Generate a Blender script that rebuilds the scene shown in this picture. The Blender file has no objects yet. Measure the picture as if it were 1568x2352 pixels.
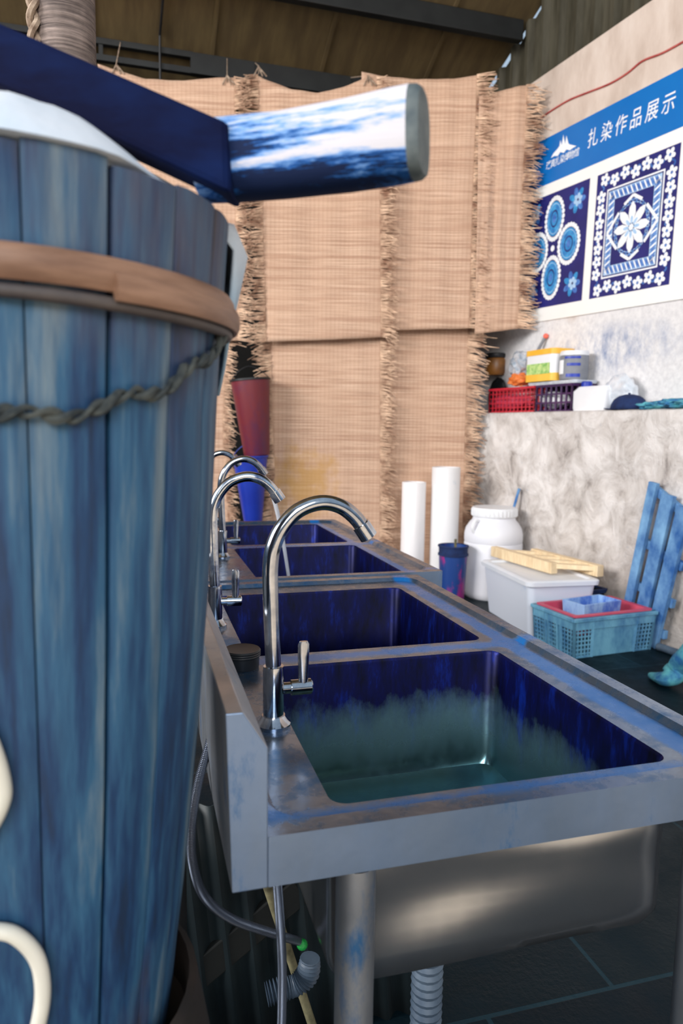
import bpy, bmesh, math, random
from mathutils import Vector, Matrix, noise
random.seed(7)
SC = bpy.context.scene
COL = SC.collection
PI = math.pi
V = Vector
rad = math.radians

# ------------------------------------------------------------------ camera
F, YAW, PITCH, ROLL = 1650.0, .2785, .1168, .0144
CP = V((0, 0, 1.23))
_fw = V((math.sin(YAW)*math.cos(PITCH), math.cos(YAW)*math.cos(PITCH), -math.sin(PITCH)))
_r0 = V((math.cos(YAW), -math.sin(YAW), 0))
_u0 = _r0.cross(_fw)
RT = math.cos(ROLL)*_r0 + math.sin(ROLL)*_u0
UP = -math.sin(ROLL)*_r0 + math.cos(ROLL)*_u0
def ray(x, y): return RT*((x-784)/F) - UP*((y-1176)/F) + _fw
def atd(x, y, d): return CP + ray(x, y)*d
def onz(x, y, z):
    d = ray(x, y); return CP + d*((z-CP.z)/d.z)
def onpl(x, y, p, n):
    d = ray(x, y); return CP + d*((p-CP).dot(n)/d.dot(n))
def ony(x, y, Y): return onpl(x, y, V((0, Y, 0)), V((0, 1, 0)))

cd = bpy.data.cameras.new('camera'); cam = bpy.data.objects.new('camera', cd); COL.objects.link(cam)
cd.sensor_fit = 'VERTICAL'; cd.sensor_height = 36; cd.lens = F/2352*36
cd.clip_start = .01
m = Matrix((RT, UP, -_fw)).transposed().to_4x4(); m.translation = CP
cam.matrix_world = m
cd.dof.use_dof = True; cd.dof.focus_distance = 1.35; cd.dof.aperture_fstop = 5.2
SC.camera = cam
SC.view_settings.view_transform = 'Standard'; SC.view_settings.look = 'None'
SC.view_settings.exposure = 0; SC.view_settings.gamma = 1; SC.view_settings.use_curve_mapping = False

# ------------------------------------------------------------------ materials
def lin(c): return tuple((x/12.92 if x <= .04045 else ((x+.055)/1.055)**2.4) for x in c)
def rgb(r, g, b): return lin((r/255, g/255, b/255)) + (1,)
class NT:
    def __init__(s, name):
        s.m = bpy.data.materials.new(name); s.m.use_nodes = True
        s.t = s.m.node_tree; s.n = s.t.nodes; s.l = s.t.links
        s.b = s.n['Principled BSDF']; s.tc = s.n.new('ShaderNodeTexCoord')
    def new(s, kind, **kw):
        x = s.n.new(kind)
        for k, v in kw.items(): setattr(x, k, v)
        return x
    def map(s, scale=(1,1,1), loc=(0,0,0), rot=(0,0,0)):
        x = s.new('ShaderNodeMapping'); x.inputs['Scale'].default_value = scale
        x.inputs['Location'].default_value = loc; x.inputs['Rotation'].default_value = rot
        s.l.new(s.tc.outputs['Object'], x.inputs[0]); return x.outputs[0]
    def noise(s, scale=5, vec=None, detail=5, rough=.6, dist=0):
        x = s.new('ShaderNodeTexNoise'); x.inputs['Scale'].default_value = scale
        x.inputs['Detail'].default_value = detail; x.inputs['Roughness'].default_value = rough
        x.inputs['Distortion'].default_value = dist
        s.l.new(vec if vec else s.tc.outputs['Object'], x.inputs['Vector']); return x.outputs['Fac']
    def ramp(s, fac, stops):
        x = s.new('ShaderNodeValToRGB'); e = x.color_ramp.elements
        while len(e) < len(stops): e.new(.5)
        for i, (p, c) in enumerate(stops):
            e[i].position = p; e[i].color = c if len(c) == 4 else c+(1,)
        s.l.new(fac, x.inputs[0]); return x.outputs[0]
    def fr(s, fac, a, b): return s.ramp(fac, [(a, (0,0,0,1)), (b, (1,1,1,1))])
    def mix(s, f, a, b, mode='MIX'):
        x = s.new('ShaderNodeMix', data_type='RGBA', blend_type=mode)
        for i, v in ((0, f), (6, a), (7, b)):
            if hasattr(v, 'default_value'): s.l.new(v, x.inputs[i])
            elif i == 0: x.inputs[0].default_value = v
            else: x.inputs[i].default_value = v
        return x.outputs[2]
    def math(s, op, a, b=0, clamp=False):
        x = s.new('ShaderNodeMath', operation=op); x.use_clamp = clamp
        for i, v in ((0, a), (1, b)):
            if hasattr(v, 'default_value'): s.l.new(v, x.inputs[i])
            else: x.inputs[i].default_value = v
        return x.outputs[0]
    def xyz(s):
        x = s.new('ShaderNodeSeparateXYZ'); s.l.new(s.tc.outputs['Object'], x.inputs[0]); return x.outputs
    def set(s, base=None, rough=.5, metal=0, bump=None, bs=.3, bd=.01, **kw):
        def put(k, v):
            if hasattr(v, 'default_value'): s.l.new(v, s.b.inputs[k])
            else: s.b.inputs[k].default_value = v
        if base is not None: put('Base Color', base)
        put('Roughness', rough); put('Metallic', metal)
        for k, v in kw.items(): put(k, v)
        if bump is not None:
            x = s.new('ShaderNodeBump'); x.inputs['Strength'].default_value = bs; x.inputs['Distance'].default_value = bd
            s.l.new(bump, x.inputs['Height']); s.l.new(x.outputs[0], s.b.inputs['Normal'])
        return s.m
def simple(name, c, c2=None, scale=6, rough=.5, metal=0, st=(1,1,1), bump=0, pos=(.35,.65), bd=.004, detail=5, **kw):
    t = NT(name); n = t.noise(scale, t.map(st), detail)
    base = t.ramp(n, [(pos[0], c), (pos[1], c2 or c)])
    return t.set(base, rough, metal, n if bump else None, bump, bd, **kw)

NAVY = rgb(8, 18, 58); DYE = rgb(22, 62, 150); TEAL = rgb(20, 70, 95)
def m_steel(name, stain=.5, rough=.38, base1=rgb(128,134,142), base2=rgb(176,180,186), groove=False):
    t = NT(name)
    n = t.noise(3, t.map((1,1,1)), 6); n2 = t.noise(14, t.map((1,1,.4), (3,1,2)), 8, .7)
    c = t.ramp(n, [(.3, base1), (.7, base2)])
    c = t.mix(t.fr(t.noise(9, t.map((1,1,1), (9,2,4)), 8, .7), .66, .84), c, rgb(108,102,100))
    met = .85
    f = t.math('MULTIPLY', t.fr(n2, .62-.3*stain, .75-.2*stain), .85)
    c = t.mix(f, c, rgb(20, 96, 150))
    if groove:
        x = t.xyz(); g = t.math('SUBTRACT', 1, t.math('DIVIDE', t.math('ABSOLUTE', t.math('SUBTRACT', x[0], .294)), .03), True)
        gy = t.math('SUBTRACT', 1, t.math('DIVIDE', t.math('ABSOLUTE', t.math('SUBTRACT', x[1], -.033)), .035), True)
        gf = t.math('SUBTRACT', 1, t.math('DIVIDE', t.math('ABSOLUTE', t.math('ADD', x[1], .585)), .035), True)
        g = t.math('ADD', t.math('ADD', g, t.math('MULTIPLY', gy, .7)), t.math('MULTIPLY', gf, .55))
        g = t.math('MULTIPLY', t.fr(t.math('ADD', g, t.math('MULTIPLY', n2, .9)), .62, .95), .92)
        c = t.mix(g, c, rgb(6, 104, 178)); met = t.math('SUBTRACT', .85, t.math('MULTIPLY', g, .6))
    return t.set(c, t.ramp(n2, [(.3, (rough-.1,)*3), (.7, (rough+.15,)*3)]), met, t.noise(60, t.map((1,1,1)), 4), .08, .003)
M = {}
M['steel'] = m_steel('stainless_steel', .15, .4)
M['steel_apron'] = m_steel('apron_steel', .1, .5, rgb(104,124,150), rgb(132,150,176))
M['steel_deck'] = m_steel('stained_deck_steel', .5, .24, rgb(94,110,132), rgb(132,150,174), groove=True)
M['steel_shell'] = simple('basin_outside_steel', rgb(160,166,174), rgb(190,192,194), 3, .2, .95)
def m_basin(name, clean):
    t = NT(name); x = t.xyz(); n = t.noise(6, t.map((1,1,.6)), 8, .7); n2 = t.noise(30, t.map((1,1,.25)), 6, .7)
    h = t.math('MULTIPLY', t.math('SUBTRACT', .80, x[2]), 4.0, True)       # 0 top .. 1 bottom: dye tide mark
    f = t.math('ADD', h, t.math('MULTIPLY', t.math('SUBTRACT', n, .5), .9))
    stained = t.ramp(n2, [(.3, rgb(1,2,20)), (.55, rgb(2,8,66)), (.8, rgb(6,44,150))])
    c = t.mix(t.fr(f, .34, 1.15), stained, clean)
    cl = t.fr(f, .42, .95); return t.set(c, t.math('SUBTRACT', .38, t.math('MULTIPLY', cl, .2)), t.math('ADD', .45, t.math('MULTIPLY', cl, .5)), n2, .10, .003, **{'Specular IOR Level': .25})
M['basin'] = m_basin('dye_stained_basin', rgb(120, 165, 172))
M['basin_dark'] = m_basin('navy_dye_stained_basin', rgb(8, 12, 52))
M['chrome'] = simple('worn_chrome', rgb(205,208,212), rgb(150,155,165), 20, .12, 1, bump=.05)
M['chrome_blue'] = simple('dye_speckled_chrome', rgb(205,210,216), rgb(40,70,130), 26, .16, 1, pos=(.5,.72), bump=.08)
M['hose'] = None
def m_braid():
    t = NT('braided_steel_hose'); w = t.new('ShaderNodeTexWave'); w.inputs['Scale'].default_value = 220; w.bands_direction = 'Z'
    t.l.new(t.tc.outputs['Object'], w.inputs[0])
    return t.set(t.ramp(w.outputs['Fac'], [(.2, rgb(40,48,64)), (.8, rgb(140,150,168))]), .35, .8, w.outputs['Fac'], .5, .002)
M['braid'] = m_braid()
def m_stave():
    t = NT('dyed_stave_wood'); oi = t.new('ShaderNodeObjectInfo')
    mp = t.map((30,30,1.3)); 
    ad = t.new('ShaderNodeVectorMath', operation='ADD'); t.l.new(mp, ad.inputs[0])
    mu = t.math('MULTIPLY', oi.outputs['Random'], 40); cb = t.new('ShaderNodeCombineXYZ'); t.l.new(mu, cb.inputs[2]); t.l.new(cb.outputs[0], ad.inputs[1])
    n = t.noise(1, ad.outputs[0], 7, .65); n2 = t.noise(3.2, t.map((2,2,.7), (4,4,4)), 5); n3 = t.noise(70, t.map((1,1,.06)), 4)
    c = t.ramp(n, [(.31, rgb(4,18,36)), (.43, rgb(8,50,88)), (.55, rgb(38,84,116)), (.69, rgb(104,122,132))])
    c = t.mix(t.math('MULTIPLY', t.fr(n2, .52, .7), .5), c, rgb(98,82,78))
    c = t.mix(t.math('MULTIPLY', t.fr(n3, .5, .8), .5), c, rgb(10,36,70))
    return t.set(c, .62, 0, n3, .35, .003)
M['stave'] = m_stave()
M['bamboo'] = simple('aged_bamboo', rgb(108,78,60), rgb(150,116,94), 5, .5, st=(2,2,14), bump=.3)
M['bamboo_dark'] = simple('dark_bamboo', rgb(44,42,48), rgb(86,78,74), 8, .6, bump=.3)
M['twine'] = simple('dirty_twine', rgb(26,36,42), rgb(76,80,76), 60, .9, bump=.5)
M['rope'] = simple('hemp_rope', rgb(120,100,84), rgb(180,160,140), 50, .9, bump=.5)
def m_cloth():
    t = NT('white_damp_cloth'); x = t.xyz(); n = t.noise(5, t.map((1,1,1)), 5); f = t.math('ADD', t.math('MULTIPLY', x[2], -4.5), n)
    return t.set(t.ramp(f, [(.2, rgb(226,226,230)), (1.0, rgb(160,194,218))]), .75, 0, t.noise(14, None, 4), .3, .01)
M['cloth'] = m_cloth()
M['beam_navy'] = simple('indigo_soaked_timber', rgb(4,9,40), rgb(10,32,78), 4, .85, st=(1.2,1.2,3), bump=.35, pos=(.4,.75), **{'Specular IOR Level': .12})
def m_handle():
    t = NT('half_dyed_handle_wood'); x = t.xyz(); n = t.noise(7, t.map((.7,.9,6), rot=(0,.15,0)), 8, .72)
    n2 = t.noise(90, t.map((.1,.1,1)), 5, .7)
    f = t.math('ADD', t.math('ADD', t.math('MULTIPLY', x[2], 9), t.math('MULTIPLY', x[0], 3.2)), t.math('MULTIPLY', t.math('SUBTRACT', n, .5), 2.9))
    f = t.math('ADD', f, t.math('MULTIPLY', t.math('SUBTRACT', n2, .5), 1.3))
    c = t.ramp(f, [(-.0, rgb(8,26,60)), (.12, rgb(20,76,142)), (.30, rgb(110,150,200)), (.52, rgb(192,190,196))])
    return t.set(c, .8, 0, n2, .3, .003, **{'Specular IOR Level': .2})
M['handle'] = m_handle()
M['handle_end'] = simple('weathered_end_grain', rgb(6,40,58), rgb(116,124,122), 16, .7, pos=(.35,.7), bump=.3)
def m_post():
    t = NT('bark_ringed_post'); n = t.noise(1, t.map((6,6,120)), 5); n2 = t.noise(8)
    c = t.ramp(n, [(.3, rgb(70,60,58)), (.6, rgb(150,134,126)), (.8, rgb(186,170,160))])
    return t.set(t.mix(t.fr(n2, .4, .75), c, rgb(96,84,84), 'MULTIPLY'), .85, 0, n, .6, .006)
M['post'] = m_post()
def m_straw(name, tint):
    t = NT(name); fine = t.noise(1, t.map((2.2,1,210)), 4, .7); band = t.noise(1, t.map((.5,1,26), (5,0,1)), 4, .65); big = t.noise(2.2, t.map((.6,1,1.4), (2,2,2)), 4)
    w = t.new('ShaderNodeTexWave'); w.inputs['Scale'].default_value = 9.5; w.inputs['Distortion'].default_value = .6; w.inputs['Detail'].default_value = 1
    t.l.new(t.tc.outputs['Object'], w.inputs[0])
    c = t.ramp(fine, [(.28, rgb(136,102,82)), (.5, rgb(206,170,144)), (.72, rgb(234,206,182))])
    c = t.mix(t.math('MULTIPLY', t.fr(band, .46, .66), .62), c, rgb(158,114,90))
    c = t.mix(t.math('MULTIPLY', t.fr(w.outputs['Fac'], .55, .95), .16), c, rgb(140,98,70))
    c = t.mix(t.math('MULTIPLY', t.fr(big, .4, .7), .35), c, tint)
    return t, c, fine, w
def straw(name, tint, mould=None):
    t, c, fine, w = m_straw(name, tint)
    if mould:                                              # yellow mould patch low on this mat
        x = t.xyz(); mx, mz, rx, rz = mould
        dx = t.math('DIVIDE', t.math('SUBTRACT', x[0], mx), rx); dz = t.math('DIVIDE', t.math('SUBTRACT', x[2], mz), rz)
        d = t.math('ADD', t.math('MULTIPLY', dx, dx), t.math('MULTIPLY', dz, dz))
        f = t.math('SUBTRACT', t.math('ADD', 1, t.math('MULTIPLY', t.math('SUBTRACT', t.noise(9, t.map((1,1,1)), 6), .5), 2.6)), d)
        c = t.mix(t.math('MULTIPLY', t.fr(f, .1, 1.1), .6), c, rgb(186,138,50))
    h = t.math('ADD', fine, t.math('MULTIPLY', w.outputs['Fac'], .3))
    return t.set(c, .85, 0, h, .35, .005)
M['straw'] = straw('woven_straw', rgb(214,176,148))
M['fringe'] = simple('straw_ends', rgb(136,98,76), rgb(226,192,162), 9, .85, pos=(.35,.65))
def m_stone():
    t = NT('rough_whitewashed_stone'); n = t.noise(5, None, 10, .68, .6); n2 = t.noise(2.2, t.map((1,1,1), (7,3,1)), 6); n3 = t.noise(16, None, 6, .7)
    vo = t.new('ShaderNodeTexVoronoi'); vo.inputs['Scale'].default_value = 6; vo.feature = 'SMOOTH_F1'; t.l.new(t.tc.outputs['Object'], vo.inputs[0])
    c = t.ramp(n, [(.28, rgb(140,130,126)), (.42, rgb(206,198,192)), (.6, rgb(240,234,230))])
    c = t.mix(t.math('MULTIPLY', t.fr(t.noise(7, t.map((1,1,.7), (1,8,2)), 8, .75), .66, .74), .7), c, rgb(70,128,176))
    x = t.xyz(); low = t.math('MULTIPLY', t.math('SUBTRACT', t.math('ADD', .35, t.math('MULTIPLY', n2, .5)), x[2]), 2.5, True)
    c = t.mix(t.math('MULTIPLY', low, .55), c, rgb(150,136,124))
    h = t.math('ADD', n, t.math('MULTIPLY', vo.outputs['Distance'], .9))
    return t.set(c, .9, 0, t.math('ADD', h, t.math('MULTIPLY', n3, .3)), .9, .04)
M['stone'] = m_stone()
def m_conc():
    t = NT('plastered_concrete'); n = t.noise(3.5, t.map((1,1,.35)), 8, .65); n2 = t.noise(26, None, 6, .7)
    x = t.xyz()
    c = t.ramp(n, [(.3, rgb(180,160,146)), (.55, rgb(212,196,184)), (.75, rgb(226,214,204))])
    wash = t.math('SUBTRACT', 2.15, x[2]); wf = t.fr(t.math('ADD', wash, t.math('MULTIPLY', t.math('SUBTRACT', n, .5), .3)), .0, .12)
    c = t.mix(wf, c, t.ramp(n2, [(.3, rgb(206,204,206)), (.6, rgb(230,228,228))]))
    dx = t.math('DIVIDE', t.math('ADD', x[0], 1.0), .75); dz = t.math('DIVIDE', t.math('SUBTRACT', x[2], 1.78), .2)
    e = t.math('SUBTRACT', 1, t.math('ADD', t.math('MULTIPLY', dx, dx), t.math('MULTIPLY', dz, dz)), True)
    sp = t.math('MULTIPLY', e, t.fr(t.noise(9, t.map((1,1,.6)), 9, .75), .42, .72))
    c = t.mix(sp, c, rgb(92,118,164))                        # blue dye splashes above the ledge
    return t.set(c, .9, 0, t.math('ADD', n, t.math('MULTIPLY', n2, .4)), .35, .015)
M['conc'] = m_conc()
def m_floor():
    t = NT('wet_slate_tiles'); b = t.new('ShaderNodeTexBrick'); b.offset = .5
    for k, v in (('Scale', 1), ('Mortar Size', .006), ('Brick Width', .62), ('Row Height', .62), ('Mortar Smooth', .2)): b.inputs[k].default_value = v
    b.inputs['Color1'].default_value = rgb(5,20,28); b.inputs['Color2'].default_value = rgb(9,26,32); b.inputs['Mortar'].default_value = rgb(22,48,58)
    t.l.new(t.map((1,1,1), (-.07,.0,0)), b.inputs[0]); n = t.noise(5, None, 8, .65); n2 = t.noise(70, None, 4)
    c = t.mix(t.math('MULTIPLY', t.fr(n, .45, .7), .5), b.outputs['Color'], rgb(14,32,42))
    return t.set(c, t.ramp(n, [(.35, (.3,)*3), (.65, (.65,)*3)]), 0, t.math('ADD', t.math('MULTIPLY', b.outputs['Fac'], -1), t.math('MULTIPLY', n2, .6)), .5, .006, **{'Specular IOR Level': .14})
M['floor'] = m_floor()
M['yard'] = simple('pale_yard_concrete', rgb(176,160,142), rgb(206,192,174), 2, .9)
M['roof'] = simple('brown_roof_sheet', rgb(86,71,45), rgb(106,90,58), 3, .8, st=(4,.6,1), bump=.1)
M['iron'] = simple('dark_painted_iron', rgb(10,13,14), rgb(22,25,25), 6, .55, bump=.1)
M['gable'] = simple('dull_corrugated_metal', rgb(54,50,36), rgb(84,80,66), 4, .6, st=(3,3,.5), bump=.1, metal=.2)
M['dark'] = simple('dark_boarding', rgb(16,18,18), rgb(30,28,26), 4, .9)
M['navy_paint'] = simple('blue_stained_planks', rgb(26,84,150), rgb(128,176,214), 7, .7, st=(1,1,.7), pos=(.35,.7), bump=.3, detail=8)
M['white_pl'] = simple('white_plastic', rgb(226,228,232), rgb(238,238,240), 3, .4)
M['white_dirty'] = simple('blue_smeared_white_plastic', rgb(216,222,230), rgb(228,230,236), 3, .4)
def m_smear(name, base, st, thr=(.62,.74), scale=9, rough=.45):
    t = NT(name); n = t.noise(scale, t.map((1,1,.45)), 8, .7)
    return t.set(t.mix(t.math('MULTIPLY', t.fr(n, *thr), .8), base, st), rough)
M['pipe'] = m_smear('white_pvc_pipe', rgb(228,226,226), rgb(150,176,196), (.6,.8))
M['pipe_clean'] = simple('clean_white_pvc', rgb(232,228,228), rgb(238,234,234), 3, .35)
M['jug'] = m_smear('white_drum_plastic', rgb(226,226,232), rgb(150,178,214), (.62,.85), 5)
M['tote'] = m_smear('white_tote_plastic', rgb(212,218,230), rgb(140,176,216), (.62,.8), 6)
M['paint_bucket'] = m_smear('paint_smeared_blue_bucket', rgb(24,60,126), rgb(168,40,120), (.5,.6), 8)
M['maroon'] = m_smear('maroon_plastic', rgb(112,34,44), rgb(60,34,76), (.45,.7), 4)
M['black'] = simple('black_rubber', rgb(14,16,20), rgb(26,28,32), 8, .5)
M['blue_pl'] = simple('royal_blue_plastic', rgb(16,44,150), rgb(24,56,168), 4, .4)
M['crate_blue'] = m_smear('dyed_crate_plastic', rgb(112,170,196), rgb(30,88,142), (.42,.66), 7)
M['crate_pink'] = simple('pink_red_plastic', rgb(190,60,88), rgb(206,84,108), 5, .45)
M['tray'] = m_smear('blue_white_tray', rgb(150,186,228), rgb(30,84,190), (.45,.6), 8)
M['pine'] = simple('pale_pine', rgb(214,186,146), rgb(236,214,176), 4, .6, st=(2,14,2), bump=.15)
M['red_pl'] = simple('red_crate_plastic', rgb(184,26,46), rgb(204,44,62), 5, .45)
M['purple_pl'] = simple('dark_purple_crate_plastic', rgb(46,26,70), rgb(74,36,84), 5, .45)
M['board'] = simple('white_poster_board', rgb(240,239,236), rgb(244,243,240), 2, .45)
M['band'] = simple('poster_blue', rgb(0,104,184), rgb(8,112,190), 2, .4)
M['white_ink'] = simple('white_ink', rgb(238,242,246), rgb(244,246,248), 2, .5)
M['pale_ink'] = simple('pale_blue_ink', rgb(150,190,228), rgb(186,212,238), 40, .5)
M['sky_ink'] = simple('sky_blue_ink', rgb(10,110,180), rgb(60,160,214), 30, .5)
M['navy_ink'] = simple('navy_ink', rgb(20,24,96), rgb(30,34,116), 4, .5)
M['mid_ink'] = simple('mid_blue_ink', rgb(40,90,170), rgb(84,134,204), 30, .5)
M['brown'] = simple('brown_jar_glaze', rgb(92,58,26), rgb(150,98,40), 7, .4)
M['clay'] = simple('brown_clay', rgb(28,24,22), rgb(56,44,36), 6, .6, bump=.2)
M['orange'] = simple('orange_plastic_bag', rgb(224,112,44), rgb(238,150,90), 14, .35, bump=.5)
def m_bag(name, c, tr):
    t = NT(name); n = t.noise(18, None, 5)
    return t.set(t.ramp(n, [(.35, c), (.65, rgb(236,240,246))]), .25, 0, n, .8, .01, **{'Transmission Weight': tr, 'Alpha': 1.0})
M['clear'] = m_bag('clear_crumpled_plastic', rgb(150,170,190), .45)
M['bag'] = m_bag('milky_plastic_bag', rgb(206,214,224), .2)
M['green_tag'] = simple('green_tag', rgb(16,120,50), rgb(24,140,60), 9, .5)
M['yellow'] = simple('yellow_label', rgb(238,178,50), rgb(246,196,80), 6, .5)
M['green'] = simple('green_print', rgb(120,180,90), rgb(206,226,150), 30, .5)
M['grey'] = simple('grey_handle', rgb(120,124,132), rgb(140,142,150), 6, .5)
M['coral'] = simple('coral_tip', rgb(238,104,84), rgb(246,130,110), 6, .5)
M['teal_cloth'] = simple('teal_dyed_cloth', rgb(26,92,150), rgb(110,200,200), 9, .8, pos=(.35,.65), bump=.4)
M['navy_cloth'] = simple('navy_cap_cloth', rgb(8,26,68), rgb(16,44,92), 20, .85, bump=.2)
M['red_cord'] = simple('red_cord', rgb(160,52,54), rgb(190,90,84), 12, .8)
M['plank'] = simple('dark_plank', rgb(16,20,20), rgb(30,32,30), 5, .75, st=(2,2,2), bump=.2)
M['corr'] = simple('dark_corrugated_sheet', rgb(16,26,30), rgb(34,46,50), 4, .55, bump=.15)
M['stick'] = simple('mottled_yellow_stick', rgb(84,80,58), rgb(136,130,98), 30, .75, bump=.2)
M['flex'] = simple('grey_flex_pipe', rgb(48,64,82), rgb(92,108,124), 8, .5)
M['pale_tube'] = simple('pale_tube', rgb(206,204,190), rgb(226,222,210), 6, .45)
def m_water():
    t = NT('running_water'); return t.set(rgb(226,232,240), .12, 0, t.noise(40), .4, .003, **{'Transmission Weight': .55, 'IOR': 1.33})
M['water'] = m_water()

# ------------------------------------------------------------------ mesh helpers
def box(bm, c, s, rot=None):
    mx = Matrix.Translation(V(c))
    if rot is not None: mx = mx @ (rot.to_4x4() if isinstance(rot, Matrix) else Matrix.Rotation(rot, 4, 'Z'))
    r = bmesh.ops.create_cube(bm, size=1, matrix=mx @ Matrix.Diagonal((s[0], s[1], s[2], 1)))
    return r['verts']
def bar(bm, a, b, w, h, up=V((0,0,1))):
    a, b = V(a), V(b); d = b-a; L = d.length; z = d/L; x = up.cross(z)
    if x.length < 1e-4: x = V((1,0,0)).cross(z)
    x.normalize(); y = z.cross(x)
    mx = Matrix((x, y, z)).transposed().to_4x4(); mx.translation = (a+b)/2
    bmesh.ops.create_cube(bm, size=1, matrix=mx @ Matrix.Diagonal((w, h, L, 1)))
def loft(bm, rings, cap=True, closed=True, mat=0):
    R = [[bm.verts.new(p) for p in r] for r in rings]
    n = len(R[0])
    for a, b in zip(R, R[1:]):
        for i in range(n if closed else n-1):
            j = (i+1) % n
            f = bm.faces.new((a[i], a[j], b[j], b[i])); f.material_index = mat
    if cap:
        for r, rv in ((R[0], True), (R[-1], False)):
            try: f = bm.faces.new(r[::-1] if rv else r); f.material_index = mat
            except ValueError: pass
    return R
def smooth_path(pts, k=6):
    P = [V(p) for p in pts]; out = []
    for i in range(len(P)-1):
        p0, p1, p2, p3 = P[max(i-1,0)], P[i], P[i+1], P[min(i+2, len(P)-1)]
        for j in range(k):
            t = j/k; t2 = t*t; t3 = t2*t
            out.append(.5*((2*p1)+(-p0+p2)*t+(2*p0-5*p1+4*p2-p3)*t2+(-p0+3*p1-3*p2+p3)*t3))
    out.append(P[-1]); return out
def tube(bm, pts, r, seg=12, cap=True, mat=0):
    P = [V(p) for p in pts]; rr = r if callable(r) else (lambda t: r)
    rings = []; x = None
    for i, p in enumerate(P):
        t = (P[min(i+1, len(P)-1)]-P[max(i-1, 0)]).normalized()
        if x is None: x = t.orthogonal().normalized()
        x = (x - t*x.dot(t)).normalized(); y = t.cross(x)
        q = rr(i/(len(P)-1))
        rings.append([p+(x*math.cos(2*PI*k/seg)+y*math.sin(2*PI*k/seg))*q for k in range(seg)])
    loft(bm, rings, cap, mat=mat)
def lathe(bm, prof, c=(0,0,0), seg=32, cap=True, mat=0):
    c = V(c)
    loft(bm, [[c+V((r*math.cos(2*PI*k/seg), r*math.sin(2*PI*k/seg), z)) for k in range(seg)] for r, z in prof], cap, mat=mat)
def rrect(x0, x1, y0, y1, r, z, n=6):
    out = []
    for cx, cy, a0 in ((x1-r, y1-r, 0), (x0+r, y1-r, 90), (x0+r, y0+r, 180), (x1-r, y0+r, 270)):
        for k in range(n+1):
            a = rad(a0+90*k/n); out.append(V((cx+r*math.cos(a), cy+r*math.sin(a), z)))
    return out
def obj(name, bm, mat, parent=None, local=False, smooth=False, bevel=0, solid=0, mats=None, loc=None, kind=None):
    """one mesh object; verts come in world space (or in the parent's space when local)"""
    bmesh.ops.recalc_face_normals(bm, faces=bm.faces)
    me = bpy.data.meshes.new(name); o = bpy.data.objects.new(name, me); COL.objects.link(o)
    if parent is not None:
        o.parent = parent
        if not local: bm.transform(WM[parent.name].inverted())
        WM[o.name] = WM[parent.name]
    else:
        if loc is None:
            zs = [v.co for v in bm.verts]
            loc = V((sum(v.x for v in zs)/len(zs), sum(v.y for v in zs)/len(zs), min(v.z for v in zs)))
        if not local: bm.transform(Matrix.Translation(-V(loc)))
        o.location = loc; WM[o.name] = Matrix.Translation(V(loc))
    bm.to_mesh(me); bm.free()
    for x in (mats or [mat]): me.materials.append(M[x])
    if smooth:
        for p in me.polygons: p.use_smooth = True
        me.set_sharp_from_angle(angle=rad(38))
    if solid:
        q = o.modifiers.new('thickness', 'SOLIDIFY'); q.thickness = solid; q.offset = 1
    if bevel:
        q = o.modifiers.new('bevel', 'BEVEL'); q.width = bevel; q.segments = 2; q.limit_method = 'ANGLE'; q.angle_limit = rad(40)
    if kind: o['kind'] = kind
    return o
WM = {}
def tag(o, label, cat, group=None):
    o['label'] = label; o['category'] = cat
    if group: o['group'] = group
    return o
def thing(name, label, cat, loc=(0,0,0), group=None, mw=None):
    o = bpy.data.objects.new(name, None); COL.objects.link(o); o.empty_display_size = .1
    mw = mw if mw is not None else Matrix.Translation(V(loc))
    o.matrix_world = mw; WM[o.name] = mw.copy()
    return tag(o, label, cat, group)
def struct(name, bm, mat, **k):
    o = obj(name, bm, mat, loc=(0,0,0), **k); o['kind'] = 'structure'; return o
def BM(): return bmesh.new()

# ------------------------------------------------------------------ frames of reference
WD = V((-.118, .993, 0)).normalized()
WX = -WD; WY = V((0,0,1)).cross(WX)          # along the wall to the viewer / into the wall
WO = V((2.93, 3.24, 0))
WALL = Matrix((WX, WY, V((0,0,1)))).transposed().to_4x4(); WALL.translation = WO
UY = .268                                    # set-back of the upper wall above the ledge
def wl(x, y, off):                           # pixel -> wall coordinates on the plane y = off
    p = onpl(x, y, WO+WY*off, WY)-WO; return V((p.dot(WX), off, p.z))
def wp(x, y, z): return WALL @ V((x, y, z))
MA = YAW
MN = V((math.sin(MA), math.cos(MA), 0)); MX = V((math.cos(MA), -math.sin(MA), 0))
def mp(x, y, K):                             # pixel -> mat coordinates on the mat plane
    p = onpl(x, y, MN*K, MN); return V((p.dot(MX), 0, p.z))

# ------------------------------------------------------------------ the setting
def roofz(y): return 4.447-.462*(y-5.204)
bm = BM(); box(bm, (0, 4.1, -.05), (9, 9.2, .1)); struct('floor', bm, 'floor')
bm = BM()                                     # lower wall with its ledge, lumpy front
NX, NZ = 120, 44
def lump(x, z): return .028*noise.noise(V((x*2.2, z*2.2, 3)))+.016*noise.noise(V((x*6, z*6, 8)))
x0, x1 = -4.2, 4.6
front = [[V((x0+(x1-x0)*i/NX, -.0+lump(x0+(x1-x0)*i/NX, 1.36*j/NZ)*(1 if j < NZ else .6), 1.357*j/NZ)) for i in range(NX+1)] for j in range(NZ+1)]
front.append([p+V((0, .03, .008)) for p in front[-1]])
front.append([V((p.x, UY+.06, 1.362)) for p in front[-1]])
loft(bm, front, cap=False, closed=False)
bm.transform(WALL); struct('wall_right', bm, 'stone', smooth=True)
bm = BM(); box(bm, (.2, UY+.1, 2.615), (8.8, .2, 2.51)); o = struct('wall_right_upper', bm, 'conc', local=True); o.matrix_world = WALL
bm = BM()                                     # corrugated gable sheet above the concrete
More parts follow.
